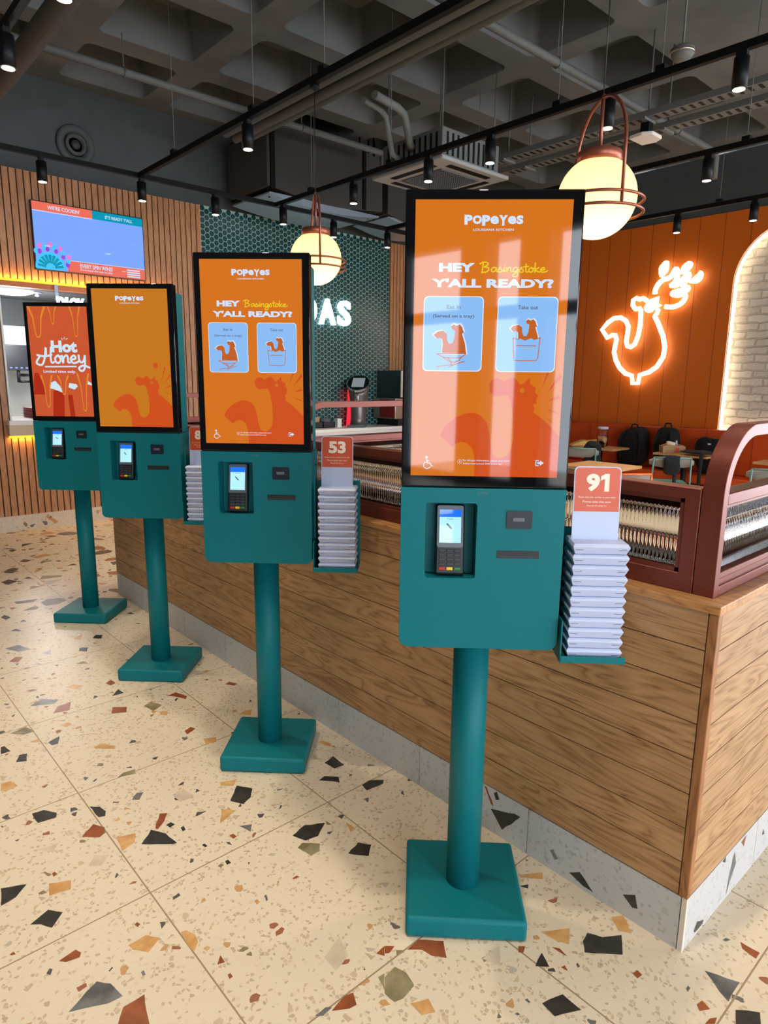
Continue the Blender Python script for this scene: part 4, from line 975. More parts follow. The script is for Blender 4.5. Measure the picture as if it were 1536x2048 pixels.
for ki in range(3):
    num, cnt, sc_ = WORDS[ki]; kr_ = kiosks[ki]; rot = kr_.rotation_euler.z; lx = Vector((math.cos(rot), math.sin(rot))); base = Vector(kr_.location[:2])
    org = .9335
    if sc_ not in fm:
        b_ = MB(); foot_mesh(b_, 0, sc_); o1 = b_.build('number_stand', M['white'], bevel=.0012); b_ = MB(); slit(b_, 0, sc_); o2 = b_.build('slit', M['key'], o1); fm[sc_] = o1; fresh = True
    src = fm[sc_]
    for n in range(cnt):
        if fresh: o = src; fresh = False
        else: o = copy_tree(src)
        o.location = (base.x, base.y, org+.0307*sc_*n); o.rotation_euler = (0, 0, rot)
        if n < cnt-1: tag(o, 'white folded number stand in the stack on the rack of '+names_[ki], 'number stand', 'number stands in the rack of '+names_[ki])
        else:
            top = o; tag(o, ('orange and white card reading 91 on the rack of the nearest kiosk', 'orange and white card reading 53 beside the second kiosk from the camera', 'orange number card starting with 8, half hidden behind a kiosk')[ki], 'number card', 'orange number cards')
    top.name = 'number_card'
    zt = .0305*sc_; H_ = .207
    P = MB(); Tm = Matrix.Translation((0, .05, zt)) @ Matrix.Rotation(math.radians(-4), 4, 'X')
    fn = lambda u, v, dd: Tm @ Vector((u, dd, v))
    x0, x1 = .262, .393
    P.poly([(x0, -.004), (x1, -.004)]+[p for p in rrect(x0, x1, -.02, H_, .014) if p[1] > 0.01], fn, .003); P.build('card_panel', M['white'], top)
    P = MB(); P.poly([(x0+.003, H_-.127), (x1-.003, H_-.127)]+[p for p in rrect(x0+.003, x1-.003, .0, H_-.003, .012) if p[1] > .1], lambda u, v, dd: fn(u, v, -.0006)); P.build('orange_print', M['cardorange'], top, fix=False)
    P = MB(); nf = lambda u, v, dd: fn(u, v, -.0012)
    if num == '91':
        add_text(P, '9', x0+.034, x0+.072, H_-.07, H_-.02, nf, .05)
        P.poly([(x0+.074+.024*a, H_-.07+.05*c) for a, c in ((.45, 0), (1, 0), (1, 1), (.5, 1), (0, .86), (0, .62), (.45, .72))], nf)
    else: add_text(P, num, x0+.03, x1-.03, H_-.07, H_-.02, nf, .045)
    for q in range(3): add_text(P, 'Please take this number to your table'[:(37, 20, 28)[q]], x0+.014+.012*q, x1-.014-.012*q, H_-.09-.012*q, H_-.084-.012*q, lambda u, v, dd: fn(u, v, -.0012), .0)
    P.build('number_print', M['cream'], top, fix=False)

# ------------------------------------------------------------------ globe pendants
def pendant(x, y, label):
    r = empty('globe_pendant', (x, y, 2.515)); tag(r, label, 'lamp', 'globe pendants')
    az = math.radians(241.7); dx, dy = math.cos(az), math.sin(az); R = .171
    mg = M.get('opal')
    if mg is None:
        mg = M['opal'] = mat('opal_glass', (1, .86, .62, 1), .35); t = mg.node_tree; p = t.nodes['Principled BSDF']; out = t.nodes['Material Output']
        tr = t.nodes.new('ShaderNodeBsdfTranslucent'); tr.inputs[0].default_value = (1, .80, .42, 1); mx = t.nodes.new('ShaderNodeMixShader'); mx.inputs[0].default_value = .88
        em = t.nodes.new('ShaderNodeEmission'); em.inputs[0].default_value = (1, .70, .26, 1); em.inputs[1].default_value = .42; ad = t.nodes.new('ShaderNodeAddShader')
        t.links.new(p.outputs[0], mx.inputs[1]); t.links.new(tr.outputs[0], mx.inputs[2]); t.links.new(mx.outputs[0], ad.inputs[0]); t.links.new(em.outputs[0], ad.inputs[1]); t.links.new(ad.outputs[0], out.inputs[0])
    g = MB().lathe([(R*math.sin(PI*k/32) if 0 < k < 32 else 0, -R*math.cos(PI*k/32)) for k in range(33)], 48).build('globe', mg, r)
    ld = bpy.data.lights.new('pendant_light', 'POINT'); ld.energy = 3.2; ld.color = (1, .80, .45); ld.shadow_soft_size = .03; lo = bpy.data.objects.new('bulb', ld); COL.objects.link(lo); lo.parent = r; lo.location = (0, 0, -.075)
    MB().lathe([(0, R*.84+.045), (.092, R*.84+.045), (.095, R*.84+.04), (.095, R*.84-.005), (0, R*.84-.005)], 36).build('cap', M['copper'], r)
    rt = .0065; Z1, Z2 = -.015, -.065; RR = .2
    for z in (Z1, Z2): MB().tube([(RR*math.cos(2*PI*k/64), RR*math.sin(2*PI*k/64), z) for k in range(64)], rt, 10, True).build('hoop', M['copper'], r)
    pts = [(RR*dx, RR*dy, Z2), (RR*dx, RR*dy, .18)]+[(RR*math.cos(t)*dx, RR*math.cos(t)*dy, .18+.225*math.sin(t)) for t in [PI*k/24 for k in range(1, 24)]]+[(-RR*dx, -RR*dy, .18), (-RR*dx, -RR*dy, Z2)]
    MB().tube(pts, .0075, 10).build('handle', M['copper'], r); MB().cyl(0, 0, R*.84+.04, .42, .008, 12).build('stem', M['copper'], r)
    MB().cyl(0, 0, 0.42, 1.055, .0028, 6).build('cable', M['black'], r)
    MB().cyl(0, 0, 1.04, 1.062, .03, 12).build('ceiling_clip', M['trackblack'], r)
    return r
pendant(.962, 1.06, 'glowing globe pendant in a copper hoop, right beside the nearest kiosk screen')
pendant(.962, 3.165, 'glowing globe pendant in a copper hoop, in front of the green hexagon tiles')

# ------------------------------------------------------------------ lighting tracks and spotlights
TZ = 3.6
def track(p0, p1, label, rods):
    c = ((p0[0]+p1[0])/2, (p0[1]+p1[1])/2, TZ); r = empty('lighting_track', c); tag(r, label, 'lighting track', 'black lighting tracks')
    b_ = MB(); w = .02; b_.box(min(p0[0], p1[0])-c[0]-w, max(p0[0], p1[0])-c[0]+w, min(p0[1], p1[1])-c[1]-w, max(p0[1], p1[1])-c[1]+w, -.022, .022); b_.build('rail', M['trackblack'], r)
    for q in rods: MB().cyl(q[0]-c[0], q[1]-c[1], .02, CZ-TZ, .003, 6).build('suspension_wire', M['pipe'], r); 
    for q in rods: MB().box(q[0]-c[0]-.03, q[0]-c[0]+.03, q[1]-c[1]-.03, q[1]-c[1]+.03, .02, .05).build('clip', M['trackblack'], r)
    return r
track((-4.2, 5.97), (7.2, 5.97), 'long black lighting track running parallel to the batten wall', [(-1, 5.97), (3, 5.97), (6, 5.97)])
for x, nm, rods in ((-.68, 'black lighting track at the upper left, above the thick grey pipe', (4.6, 2.2)), (.955, 'black lighting track carrying the two globe pendants', (5.2, 3.9, 3.05, 1)), (2.48, 'black lighting track passing in front of the ceiling cassette', (5.3, 4.1, 2.35, 1.6)), (4.13, 'black lighting track over the middle of the seating', (4.5, 1.7)), (5.86, 'black lighting track nearest the orange wall', (4.2, 2.6))):
    track((x, -3.0), (x, 5.925), nm, [(x, y) for y in rods])
proto = None
def spot(x, y, label, w=1.0):
    global proto
    if proto is None:
        r = empty('track_spotlight', (x, y, TZ)); proto = r
        MB().cyl(0, 0, -.22, -.055, .042, 24).build('body', M['blackmetal'], r); MB().box(-.018, .018, -.03, .03, -.06, -.02).build('adapter', M['blackmetal'], r)
        MB().lathe([(0, -.2215), (.033, -.2215), (.033, -.2225), (0, -.2225)], 20).build('lens', E['lampface'], r)
    else: r = copy_tree(proto); r.location = (x, y, TZ)
    tag(r, label, 'spotlight', 'black track spotlights')
    ld = bpy.data.lights.new('spot', 'SPOT'); ld.energy = SPOT_W*w; ld.spot_size = math.radians(88); ld.spot_blend = .9; ld.color = (1, .90, .76); ld.shadow_soft_size = .035
    lo = bpy.data.objects.new('beam', ld); COL.objects.link(lo); lo.parent = r; lo.location = (0, 0, -.235)
    return r
for x, nm in ((.086, 'first visible black spotlight on the batten wall track, left of the wall screen'), (.97, 'black spotlight above the right end of the wall screen'), (1.741, 'black spotlight at the left edge of the green hexagon tiles'), (3.28, 'black spotlight just behind the far globe pendant'), (4.14, 'black spotlight at the right end of the green hexagon tiles')): spot(x, 5.97, nm)
for x, y, nm in ((-.69, 3.756, 'bright black spotlight at the left edge of the picture'), (-.68, 2.82, 'black spotlight cut by the top edge beside the thick pipe'), (.955, 3.99, 'black spotlight below the pipe bundle, left of the pendant cable'),
    (2.48, 5.83, 'black spotlight in the corner where the cassette track meets the wall track'), (2.48, 4.62, 'black spotlight left of the ceiling cassette'), (2.48, 3.62, 'black spotlight in front of the ceiling cassette grille'), (2.48, 2.95, 'black spotlight right of the ceiling cassette'), (2.48, 1.95, 'black spotlight seen through the hoop of the near pendant'), (2.48, 1.12, 'black spotlight at the upper right corner'),
    (4.13, 1.99, 'black spotlight on the middle track, right of the near pendant'), (5.86, 3.04, 'black spotlight directly above the neon rooster'), (5.86, 2.24, 'black spotlight above the arched brick niche')): spot(x, y, nm, 1.0)
track((-2.1, -3.0), (-2.1, 4.2), 'unseen black lighting track added over the walkway in front of the kiosks', [(-2.1, 0)])  # out-of-view track put in to carry the foreground spotlights
for x, y, nm in ((-.68, 1.6, 'unseen added walkway spotlight between the second and third kiosk'), (-.68, .2, 'unseen added walkway spotlight above the nearest kiosk'), (-.68, -1.2, 'unseen added walkway spotlight above the counter corner'), (-2.1, 3.6, 'unseen added walkway spotlight far out on the walkway track'), (-2.1, 2.2, 'unseen added walkway spotlight second on the walkway track'), (-2.1, .8, 'unseen added walkway spotlight third on the walkway track'), (-2.1, -.8, 'unseen added walkway spotlight behind the camera'), (.955, .2, 'unseen added spotlight above the near counter corner'), (4.13, 3.6, 'unseen black spotlight over the middle tables'), (5.86, 4.4, 'unseen black spotlight over the far left table'), (5.86, .8, 'unseen black spotlight over the right table')): spot(x, y, nm)  # out-of-view walkway and corner spotlights added to brighten the foreground

# ------------------------------------------------------------------ things up at the ceiling
def pipe(pts, r_, label, cat='pipe', m='pipe', hang=()):
    b_ = MB(); b_.tube(pts, r_, 14); o = b_.build('pipe', M[m]); tag(o, label, cat, 'grey ceiling pipes')
    for i, (x, y, z) in enumerate(hang):
        MB().cyl(x, y, z, CZ-z+z, .005, 6).tube([(x+(r_+.008)*math.cos(2*PI*k/16)*(1 if abs(pts[0][0]-pts[-1][0]) < .1 else 0), y+(r_+.008)*math.cos(2*PI*k/16)*(0 if abs(pts[0][0]-pts[-1][0]) < .1 else 1), z+(r_+.008)*math.sin(2*PI*k/16)) for k in range(16)], .006, 6, True).build('pipe_hanger', M['pipe'], o)
    return o
pipe([(-.03, -6, 4.3), (-.03, 7.53, 4.3)], .085, 'thick grey pipe at the upper left corner', hang=[(-.03, 4.4, 4.3)])
pipe([(-8, 6.06, 4.5), (4.1, 6.06, 4.5), (4.13, 6.06, 4.47), (4.13, 6.06, 4.2)], .036, 'grey sprinkler pipe along the batten wall', hang=[(.9, 6.06, 4.5), (2.9, 6.06, 4.5)])
pipe([(-8, 3.2, 4.5), (7.0, 3.2, 4.5), (7.05, 3.2, 4.45), (7.05, 3.2, 4.2)], .036, 'grey sprinkler pipe crossing above the near pendant', hang=[(2.55, 3.2, 4.5), (3.65, 3.2, 4.5), (6.0, 3.2, 4.5)])
for k, (x, z, r_) in enumerate(((2.10, 4.34, .055), (2.22, 4.30, .045), (2.32, 4.30, .035))):
    pipe([(x, -6, z), (x, 6.35, z)], r_, ('fat lagged pipe, leftmost of the bundle beside the pendant track', 'middle lagged pipe of the bundle beside the pendant track', 'thin pipe on the right of the bundle beside the pendant track')[k], hang=[(x, 1.9, z)] if k == 0 else [])
pipe([(2.40, 4.23, 4.2), (2.74, 4.30, 4.2), (2.85, 4.33, 4.18), (2.93, 4.36, 4.08), (3.0, 4.4, 3.98), (3.07, 4.44, 3.96)], .036, 'lagged refrigerant pipe bending down to the ceiling cassette, upper one')
pipe([(2.40, 4.38, 4.2), (2.66, 4.44, 4.2), (2.76, 4.48, 4.17), (2.83, 4.52, 4.05), (2.92, 4.56, 3.90), (3.07, 4.6, 3.88)], .028, 'lagged refrigerant pipe bending down to the ceiling cassette, lower one')
# ceiling cassette
ac = empty('ceiling_cassette', (3.5, 4.46, 3.75)); tag(ac, 'grey square ceiling air conditioning cassette', 'air conditioner')
MB().box(-.42, .42, -.42, .42, .04, .32, .01).build('casing', M['pipe'], ac)
b_ = MB()
for k in range(10):
    b_.box(-.36+.075*k, -.335+.075*k, -.425, -.418, .08, .28); b_.box(-.425, -.418, -.36+.075*k, -.335+.075*k, .08, .28)
b_.build('casing_ribs', M['trackblack'], ac)
b_ = MB(); b_.box(-.5, .5, -.5, .5, 0, .04, .012); b_.build('panel', mat('cassette_panel', S(150, 150, 148), .5), ac)
b_ = MB(); b_.box(-.28, .28, -.28, .28, -.006, .002); b_.build('grille_back', M['trackblack'], ac); b_ = MB()
for k in range(19): b_.box(-.28+.031*k-.004, -.28+.031*k+.004, -.28, .28, -.012, -.004); b_.box(-.28, .28, -.28+.031*k-.004, -.28+.031*k+.004, -.012, -.004)
b_.build('grille', M['grey_plastic'], ac)
for sx, sy in ((1, 0), (-1, 0), (0, 1), (0, -1)):
    b_ = MB()
    if sx: b_.box(sx*.39-.035, sx*.39+.035, -.3, .3, -.004, .003)
    else: b_.box(-.3, .3, sy*.39-.035, sy*.39+.035, -.004, .003)
    b_.build('air_outlet', M['trackblack'], ac)
for sx in (-1, 1):
    for sy in (-1, 1): MB().cyl(sx*.38, sy*.38, .3, CZ-3.75, .006, 6).build('hanger_rod', M['pipe'], ac)
# ventilation ducts over the drinks counter
du = empty('ventilation_duct', (3.6, 6.9, 3.95)); tag(du, 'big dark ventilation duct hung above the green tiles', 'duct', 'dark ducts')
prof = [(-.9, .0)]+[(-.9+1.8*k/16, .62+.12*math.sin(PI*k/16)) for k in range(17)]+[(.9, 0)]+[(.9-1.8*k/16, .0-.07*math.sin(PI*k/16)) for k in range(1, 16)]
MB().poly(prof, lambda u, v, d: (u, -.42+d, v), .9).build('casing', M['duct'], du)
MB().box(-.86, -.80, -.44, .5, -.03, .66).build('seam_band', M['trackblack'], du); MB().box(.55, .6, -.44, .5, -.03, .68).build('seam_band', M['trackblack'], du)
b_ = MB(); b_.poly([(-.86+1.72*k/16, -.08-.07*math.sin(PI*k/16)) for k in range(17)]+[(.86, -.06), (-.86, -.06)], lambda u, v, d: (u, -.40+d, v), .86); b_.build('underside', M['ductbottom'], du)  # underside sheet coloured as the daylight reflected in the duct paint
for k in range(4): MB().cyl((-.8, .6, .75, .85)[k], -.3, -.1, CZ-3.95, .012, 8).build('hanger_rod', M['trackblack'], du)
d2_rods = ((-.5, 0), (.8, 0))
d2 = empty('ventilation_duct', (5.2, 6.9, 3.95)); tag(d2, 'shorter dark duct to the right of the big one, half behind the nearest kiosk screen', 'duct', 'dark ducts')
MB().poly([(-.58, 0), (-.58, .5), (.9, .5), (.9, 0)]+[(.9-1.5*k/12, -.09*math.sin(PI*k/12)) for k in range(1, 12)], lambda u, v, d: (u, -.4+d, v), .8).build('casing', M['duct'], d2)
b_ = MB(); b_.poly([(-.56+1.42*k/12, -.04-.09*math.sin(PI*k/12)) for k in range(13)]+[(.86, -.03), (-.56, -.03)], lambda u, v, d: (u, -.38+d, v), .76); b_.build('underside', M['ductbottom'], d2)  # same reflected daylight put into the colour under the shorter duct
for q in d2_rods: MB().cyl(q[0], q[1], .4, CZ-3.95+.385, .012, 8).build('hanger_rod', M['trackblack'], d2)
# perforated cable trays and a detector
for x, nm in ((4.40, 'grey perforated cable tray, left of the pair at the upper right'), (4.78, 'grey perforated cable tray, right of the pair at the upper right')):
    r = empty('cable_tray', (x, 1.5, 4.1)); tag(r, nm, 'cable tray', 'perforated cable trays'); b_ = MB()
    b_.box(-.075, .075, -5, 3.3, -.003, .0).box(-.075, -.071, -5, 3.3, 0, .05).box(.071, .075, -5, 3.3, 0, .05); b_.build('channel', M['pipe'], r)
    b_ = MB()
    for k in range(100): b_.box(-.05, .05, -4.9+.08*k, -4.87+.08*k, -.0045, -.0025)
    b_.build('perforations', M['trackblack'], r)
    for y in (-.2, 1.2, 2.8): MB().cyl(.0, y, .0, CZ-4.1, .008, 8).box(-.1, .1, y-.02, y+.02, -.025, -.003).build('hanger', M['pipe'], r)
sd = empty('smoke_detector', (3.17, 1.82, 4.0)); tag(sd, 'round grey detector hanging beside the cassette track', 'detector')
MB().lathe([(0, -.05), (.05, -.05), (.075, -.02), (.08, .02), (.05, .04), (0, .04)], 24).build('head', M['pipe'], sd); MB().lathe([(.081, -.01), (.083, -.01), (.083, .005), (.081, .005)], 24).build('rim', M['steel'], sd); MB().cyl(0, 0, .03, CZ-4.0, .008, 8).build('drop_rod', M['pipe'], sd)
wa = empty('access_point', (4.42, 2.72, 3.983)); tag(wa, 'small white wireless box under the cable tray', 'access point')
MB().poly([(-.14, -.03), (-.09, -.11), (.09, -.11), (.14, -.03), (.12, .1), (-.12, .1)], lambda u, v, d: (u, v, -.05+d), .03).build('cover', E['emlight'], wa, bevel=.006); MB().box(-.04, .04, -.04, .04, -.02, .09).build('bracket', M['trackblack'], wa)
# round diffuser high on the back wall
rd = empty('round_air_diffuser', (.93, 7.60, 4.24)); tag(rd, 'round dark air diffuser high on the back wall', 'air diffuser')
RX = Matrix.Rotation(PI/2, 4, 'X')
MB().lathe([(.12, 0), (.125, .03), (.19, .045), (.205, .02), (.205, 0)], 40, M=RX).build('flange', M['wallgrey'], rd)
MB().lathe([(.075, .0), (.08, .05), (.11, .05), (.118, .0)], 40, M=RX).build('ring', M['wallgrey'], rd); MB().lathe([(0, .045), (.045, .04), (.05, .0)], 30, M=RX).build('core', M['duct'], rd)

# ------------------------------------------------------------------ drinks counter by the green tiles
dc = empty('drinks_counter', (5.3, 7.33, 0)); tag(dc, 'white topped drinks counter in front of the green hexagon tiles', 'counter')
MB().box(-2.5, 2.5, -.24, .235, 0, .965).build('cabinet', mat('dark_red_cabinet', S(72, 36, 30), .5), dc); MB().box(-2.52, 2.52, -.31, .238, .975, 1.02, .004).build('top', M['whitetop'], dc); MB().box(-2.5, 2.5, -.27, .23, .93, .975).build('rail', M['whitetop'], dc)
dm = empty('drinks_machine', (4.80, 7.33, 1.02), math.radians(-48)); tag(dm, 'grey touchscreen drinks machine with a red lit side and slanted oval top', 'drinks machine')
b_ = MB(); rings = []
for z, rx, ry, oy in ((0, .135, .19, 0), (.12, .12, .17, .02), (.3, .125, .16, .03), (.5, .15, .17, .03), (.62, .165, .18, .02)):
    rings.append([b_.bm.verts.new((rx*math.cos(2*PI*k/32), oy+ry*math.sin(2*PI*k/32), z+(0 if z < .6 else .0)+(.11*math.sin(2*PI*k/32)*(1 if z > .55 else .3 if z > .45 else 0)))) for k in range(32)])
for a, c in zip(rings, rings[1:]):
    for k in range(32): f = b_.bm.faces.new((a[k], a[(k+1) % 32], c[(k+1) % 32], c[k])); f.smooth = True
b_.bm.faces.new(rings[0]); b_.bm.faces.new(rings[-1]); b_.build('tower', mat('machine_grey', S(112, 106, 104), .3, .4), dm)
TM = Matrix.Translation((0, .02, .64)) @ Matrix.Rotation(math.atan2(.11, .18), 4, 'X')
b_ = MB(); b_.poly([(.185*math.cos(2*PI*k/40), .225*math.sin(2*PI*k/40)) for k in range(40)], lambda u, v, d: TM @ Vector((u, v, d)), .03); b_.build('oval_rim', mat('chrome_rim', S(205, 208, 212), .15, .8), dm)
b_ = MB(); b_.poly([(.168*math.cos(2*PI*k/40), .205*math.sin(2*PI*k/40)) for k in range(40)], lambda u, v, d: TM @ Vector((u, v, .0305+d)), .002); b_.build('oval_glass', M['black_glass'], dm)
b_ = MB(); b_.poly(rrect(-.095, .095, -.13, .13, .01), lambda u, v, d: TM @ Vector((u, v, .0335))); b_.build('touch_screen', emis('machine_picture', S(140, 150, 155), .8), dm, fix=False)
MB().poly([(-.19, 0), (-.12, 0), (-.13, .3), (-.135, .5), (-.165, .56), (-.17, .3)], lambda u, v, d: (u, .0+d, v), .12).build('lit_side', E['redglow'], dm)
MB().box(-.13, .13, -.30, .0, 0, .035, .008).build('drip_tray', M['grey_plastic'], dm); MB().box(-.03, .03, -.18, -.1, .38, .5, .012).build('nozzle', mat('chrome_nozzle', S(210, 210, 212), .12, .9), dm)
id_ = empty('ice_dispenser', (5.72, 7.29, 1.02)); tag(id_, 'tall stacked dispenser with smoked glass side and steel front', 'dispenser')
MB().box(-.33, .4, -.30, .28, .43, .86, .008).build('hood', M['darkglass'], id_); MB().box(-.325, .4, -.31, -.295, .45, .855, .004).build('steel_front', M['steel'], id_); MB().box(-.34, -.325, -.318, -.29, .45, .855).build('bright_edge', M['whitetop'], id_)
MB().box(-.42, .4, -.26, .26, .11, .43, .006).build('lower_body', M['steel'], id_); MB().box(-.15, -.09, -.266, -.255, .2, .31).build('spout', M['black'], id_); MB().box(-.425, -.415, -.25, .1, .13, .41).build('red_side', mat('red_panel', S(130, 40, 38), .4), id_)
MB().box(-.3, .4, -.2, .26, 0, .11).build('foot', M['black'], id_)
for k, (x, c_) in enumerate(((3.75, 'clear'), (4.0, 'oak'), (4.22, 'clear'))):
    r = empty('lid_caddy', (x, 7.42, 1.02)); tag(r, 'black caddy on the drinks counter, %s' % ('holding clear lids, leftmost', 'holding wooden sticks', 'holding clear lids, nearest the machine')[k], 'caddy', 'black caddies')
    b_ = MB(); b_.box(-.11, .11, -.11, .11, 0, .01).box(-.11, .11, -.11, -.10, 0, .09).box(-.11, .11, .10, .11, 0, .12).box(-.11, -.10, -.11, .11, 0, .09).box(.10, .11, -.11, .11, 0, .09); b_.build('box', M['black'], r)
    if k == 1: MB().box(-.08, .08, -.06, .06, .01, .16).build('sticks', M['oakX'], r)
    else: MB().lathe([(0, .14), (.06, .13), (.085, .09), (.085, .02), (0, .02)], 20).build('lids', M['grey_plastic'], r)
sc2 = tag(MB().box(-.04, .04, -.05, .05, 0, .13, .004).build('paper_box', M['whitewall']), 'small white box beside the red lit machine', 'box'); sc2.location = (4.42, 7.36, 1.02)

# ------------------------------------------------------------------ bench, tables, chairs by the orange wall
mor2 = mat('orange_leatherette', S(208, 74, 18), .45)
bn = empty('banquette', (8.0, 2.0, 0)); tag(bn, 'long orange upholstered bench along the orange wall', 'bench')
MB().box(-.02, .165, -3.2, 3.72, .46, 1.085, .03, 3).build('backrest', mor2, bn); MB().box(-.42, .0, -3.2, 3.72, .34, .47, .03, 3).build('seat', mor2, bn); MB().box(-.36, .165, -3.18, 3.7, 0, .35).build('plinth', M['slatback'], bn)
b_ = MB()
for k in range(11): b_.box(-.024, -.018, -3.0+.62*k, -2.995+.62*k, .48, 1.07)
b_.build('seam', mat('orange_seam', S(150, 44, 12), .6), bn)
def table(x0, x1, y0, y1, label):
    cx, cy = (x0+x1)/2, (y0+y1)/2; r = empty('cafe_table', (cx, cy, 0)); tag(r, label, 'table', 'oak cafe tables')
    MB().box(x0-cx, x1-cx, y0-cy, y1-cy, .73, .76, .003).build('table_top', M['table'], r); MB().cyl(0, 0, .02, .73, .035, 20).build('column', M['blackmetal'], r); MB().lathe([(0, .03), (.06, .03), (.2, .012), (.2, 0), (0, 0)], 28).build('foot', M['blackmetal'], r)
table(7.22, 7.70, 4.36, 5.05, 'oak cafe table with the clear jar on it'); table(7.32, 7.70, 3.05, 3.80, 'oak cafe table carrying the brown food box'); table(7.25, 7.70, 1.6, 2.45, 'oak cafe table seen through the arched screen'); table(4.95, 5.65, 3.10, 3.8, 'oak cafe table nearest the low screen, behind card 91')
def chair(x, y, ang, label, fm_, seatm):
    """metal frame chair facing its local +y; curved back shell"""
    r = empty('cafe_chair', (x, y, 0), ang); tag(r, label, 'chair', 'metal frame cafe chairs'); W = .22
    MB().poly(rrect(-.22, .22, -.2, .2, .06), lambda u, v, d: (u, v, .44+d), .035).build('seat', seatm, r, bevel=.008)
    b_ = MB()
    n = 12; F = []
    for k in range(n+1):
        u = -1+2*k/n; xx = .265*u; yy = -.24+.05*u*u*.6; hh = .065*(1-abs(u)**4*.6)
        F.append(((xx, yy, .745-hh), (xx, yy, .745+hh)))
    V = [[b_.bm.verts.new(p) for p in q]+[b_.bm.verts.new((p[0], p[1]+.014, p[2])) for p in q] for q in F]
    for k in range(n):
        a, c = V[k], V[k+1]
        for f in ((a[0], c[0], c[1], a[1]), (a[2], a[3], c[3], c[2]), (a[0], a[2], c[2], c[0]), (a[1], c[1], c[3], a[3])): b_.bm.faces.new(f).smooth = True
    for k in (0, n): b_.bm.faces.new(V[k])
    b_.build('backrest', mat('grey_back_shell', S(138, 130, 120), .5), r)
    for s_ in (-1, 1):
        MB().tube([(s_*W, -.255, .805), (s_*W, -.26, .79), (s_*(W+.01), -.24, .44), (s_*(W+.02), -.26, 0)], .0115, 8).build('leg', fm_, r); MB().tube([(s_*(W-.02), .17, .44), (s_*(W+.01), .2, 0)], .0115, 8).build('leg', fm_, r)
    MB().tube([(-W, -.255, .805), (W, -.255, .805)], .012, 8).build('top_rail', fm_, r); MB().tube([(-W, -.23, .43), (W, -.23, .43), (W-.02, .17, .43), (-W+.02, .17, .43)], .01, 8, True).build('seat_frame', fm_, r)
    return r
tealf = mat('pale_teal_metal', S(104, 146, 138), .45, .2); oraf = mat('orange_metal', S(226, 108, 50), .4, .1); teals = mat('teal_seat', S(62, 130, 124), .6)
chA = chair(6.62, 3.24, math.radians(-55), 'pale teal frame chair with a black bag hung over its back', tealf, teals)
chair(6.75, 4.62, math.radians(-60), 'pale teal frame chair with a black jacket, left of the number 91 card', tealf, teals)
chair(6.35, 1.95, math.radians(-62), 'pale teal frame chair seen through the arched screen', tealf, teals)
chair(4.66, 2.85, math.radians(-35), 'orange frame chair at the table behind card 91', oraf, mat('cream_seat', S(205, 180, 150), .6))

def lump(b_, c, s, p=2.6, n=20, amp=.06, seed=0, rot=0):
    """soft squarish bag shape"""
    rnd = random.Random(seed); ph = [rnd.uniform(0, 6) for _ in range(6)]; rings = []
    cr, sr = math.cos(rot), math.sin(rot)
    sg_ = lambda v, e: math.copysign(abs(v)**e, v)
    for i in range(n+1):
        th = -PI/2+PI*i/n; ring = []
        for j in range(2*n):
            a = 2*PI*j/(2*n); e = 2/p
            x = sg_(math.cos(th), e)*sg_(math.cos(a), e); y = sg_(math.cos(th), e)*sg_(math.sin(a), e); z = sg_(math.sin(th), e)
            k = 1+amp*(math.sin(3*x+ph[0]+2*z)+math.sin(4*y+ph[1]-3*z)+math.sin(5*z+ph[2]+2*x))*.5
            x, y, z = x*s[0]*k, y*s[1]*k, z*s[2]*k
            ring.append(b_.bm.verts.new((c[0]+x*cr-y*sr, c[1]+x*sr+y*cr, c[2]+z)))
        rings.append(ring)
    for a, d in zip(rings, rings[1:]):
        for j in range(2*n):
            f = b_.bm.faces.new((a[j], a[(j+1) % (2*n)], d[(j+1) % (2*n)], d[j])); f.smooth = True; f.material_index = b_.mi
def backpack(x, y, z, rot, s, label, seed, flap=True):
    r = empty('backpack', (x, y, z), rot); tag(r, label, 'backpack', 'black backpacks')
    b_ = MB(); lump(b_, (0, 0, s[2]), s, 3, amp=.09, seed=seed); b_.build('bag', M['fabric_black'], r)
    b_ = MB(); lump(b_, (0, -s[1]*.85, s[2]*.7), (s[0]*.75, s[1]*.45, s[2]*.5), 3, seed=seed+1); b_.build('front_pocket', M['fabric_black'], r)
    MB().tube(smooth_path([(-.05, 0, 2*s[2]-.02), (-.04, 0, 2*s[2]+.05), (.04, 0, 2*s[2]+.05), (.05, 0, 2*s[2]-.02)], 5), .012, 8).build('handle', M['fabric_black'], r)
    for q in (-1, 1): MB().tube(smooth_path([(q*s[0]*.5, s[1]*.9, 1.8*s[2]), (q*s[0]*.7, s[1]*1.25, 1.2*s[2]), (q*s[0]*.6, s[1]*.95, .4*s[2])], 6), .018, 8).build('shoulder_strap', M['fabric_black'], r)
    return r
backpack(7.85, 4.38, .47, math.radians(88), (.25, .10, .29), 'big black backpack on the bench beside the jar table', 1)
backpack(7.85, 3.86, .47, math.radians(88), (.18, .10, .31), 'black backpack with a raised loop standing behind the food box', 5)
lb = empty('backpack', (7.85, 3.20, .47), math.radians(88)); tag(lb, 'black bag slumped at the right end of the food box table', 'backpack', 'black backpacks')
b_ = MB(); lump(b_, (0, 0, .26), (.25, .10, .27), 2.6, amp=.12, seed=9); b_.build('bag', M['fabric_black'], lb); MB().box(-.02, .02, .105, .115, .42, .44).build('tag', M['white'], lb)
jk = empty('jacket', (6.66, 4.46, 0), math.radians(-60)); tag(jk, 'black jacket draped over the left chair', 'jacket'); b_ = MB(); lump(b_, (.08, .26-.24, .72), (.13, .08, .17), 2.4, amp=.16, seed=3); lump(b_, (.05, .0, .52), (.10, .06, .2), 2.4, amp=.16, seed=4); b_.build('cloth', M['fabric_black'], jk)
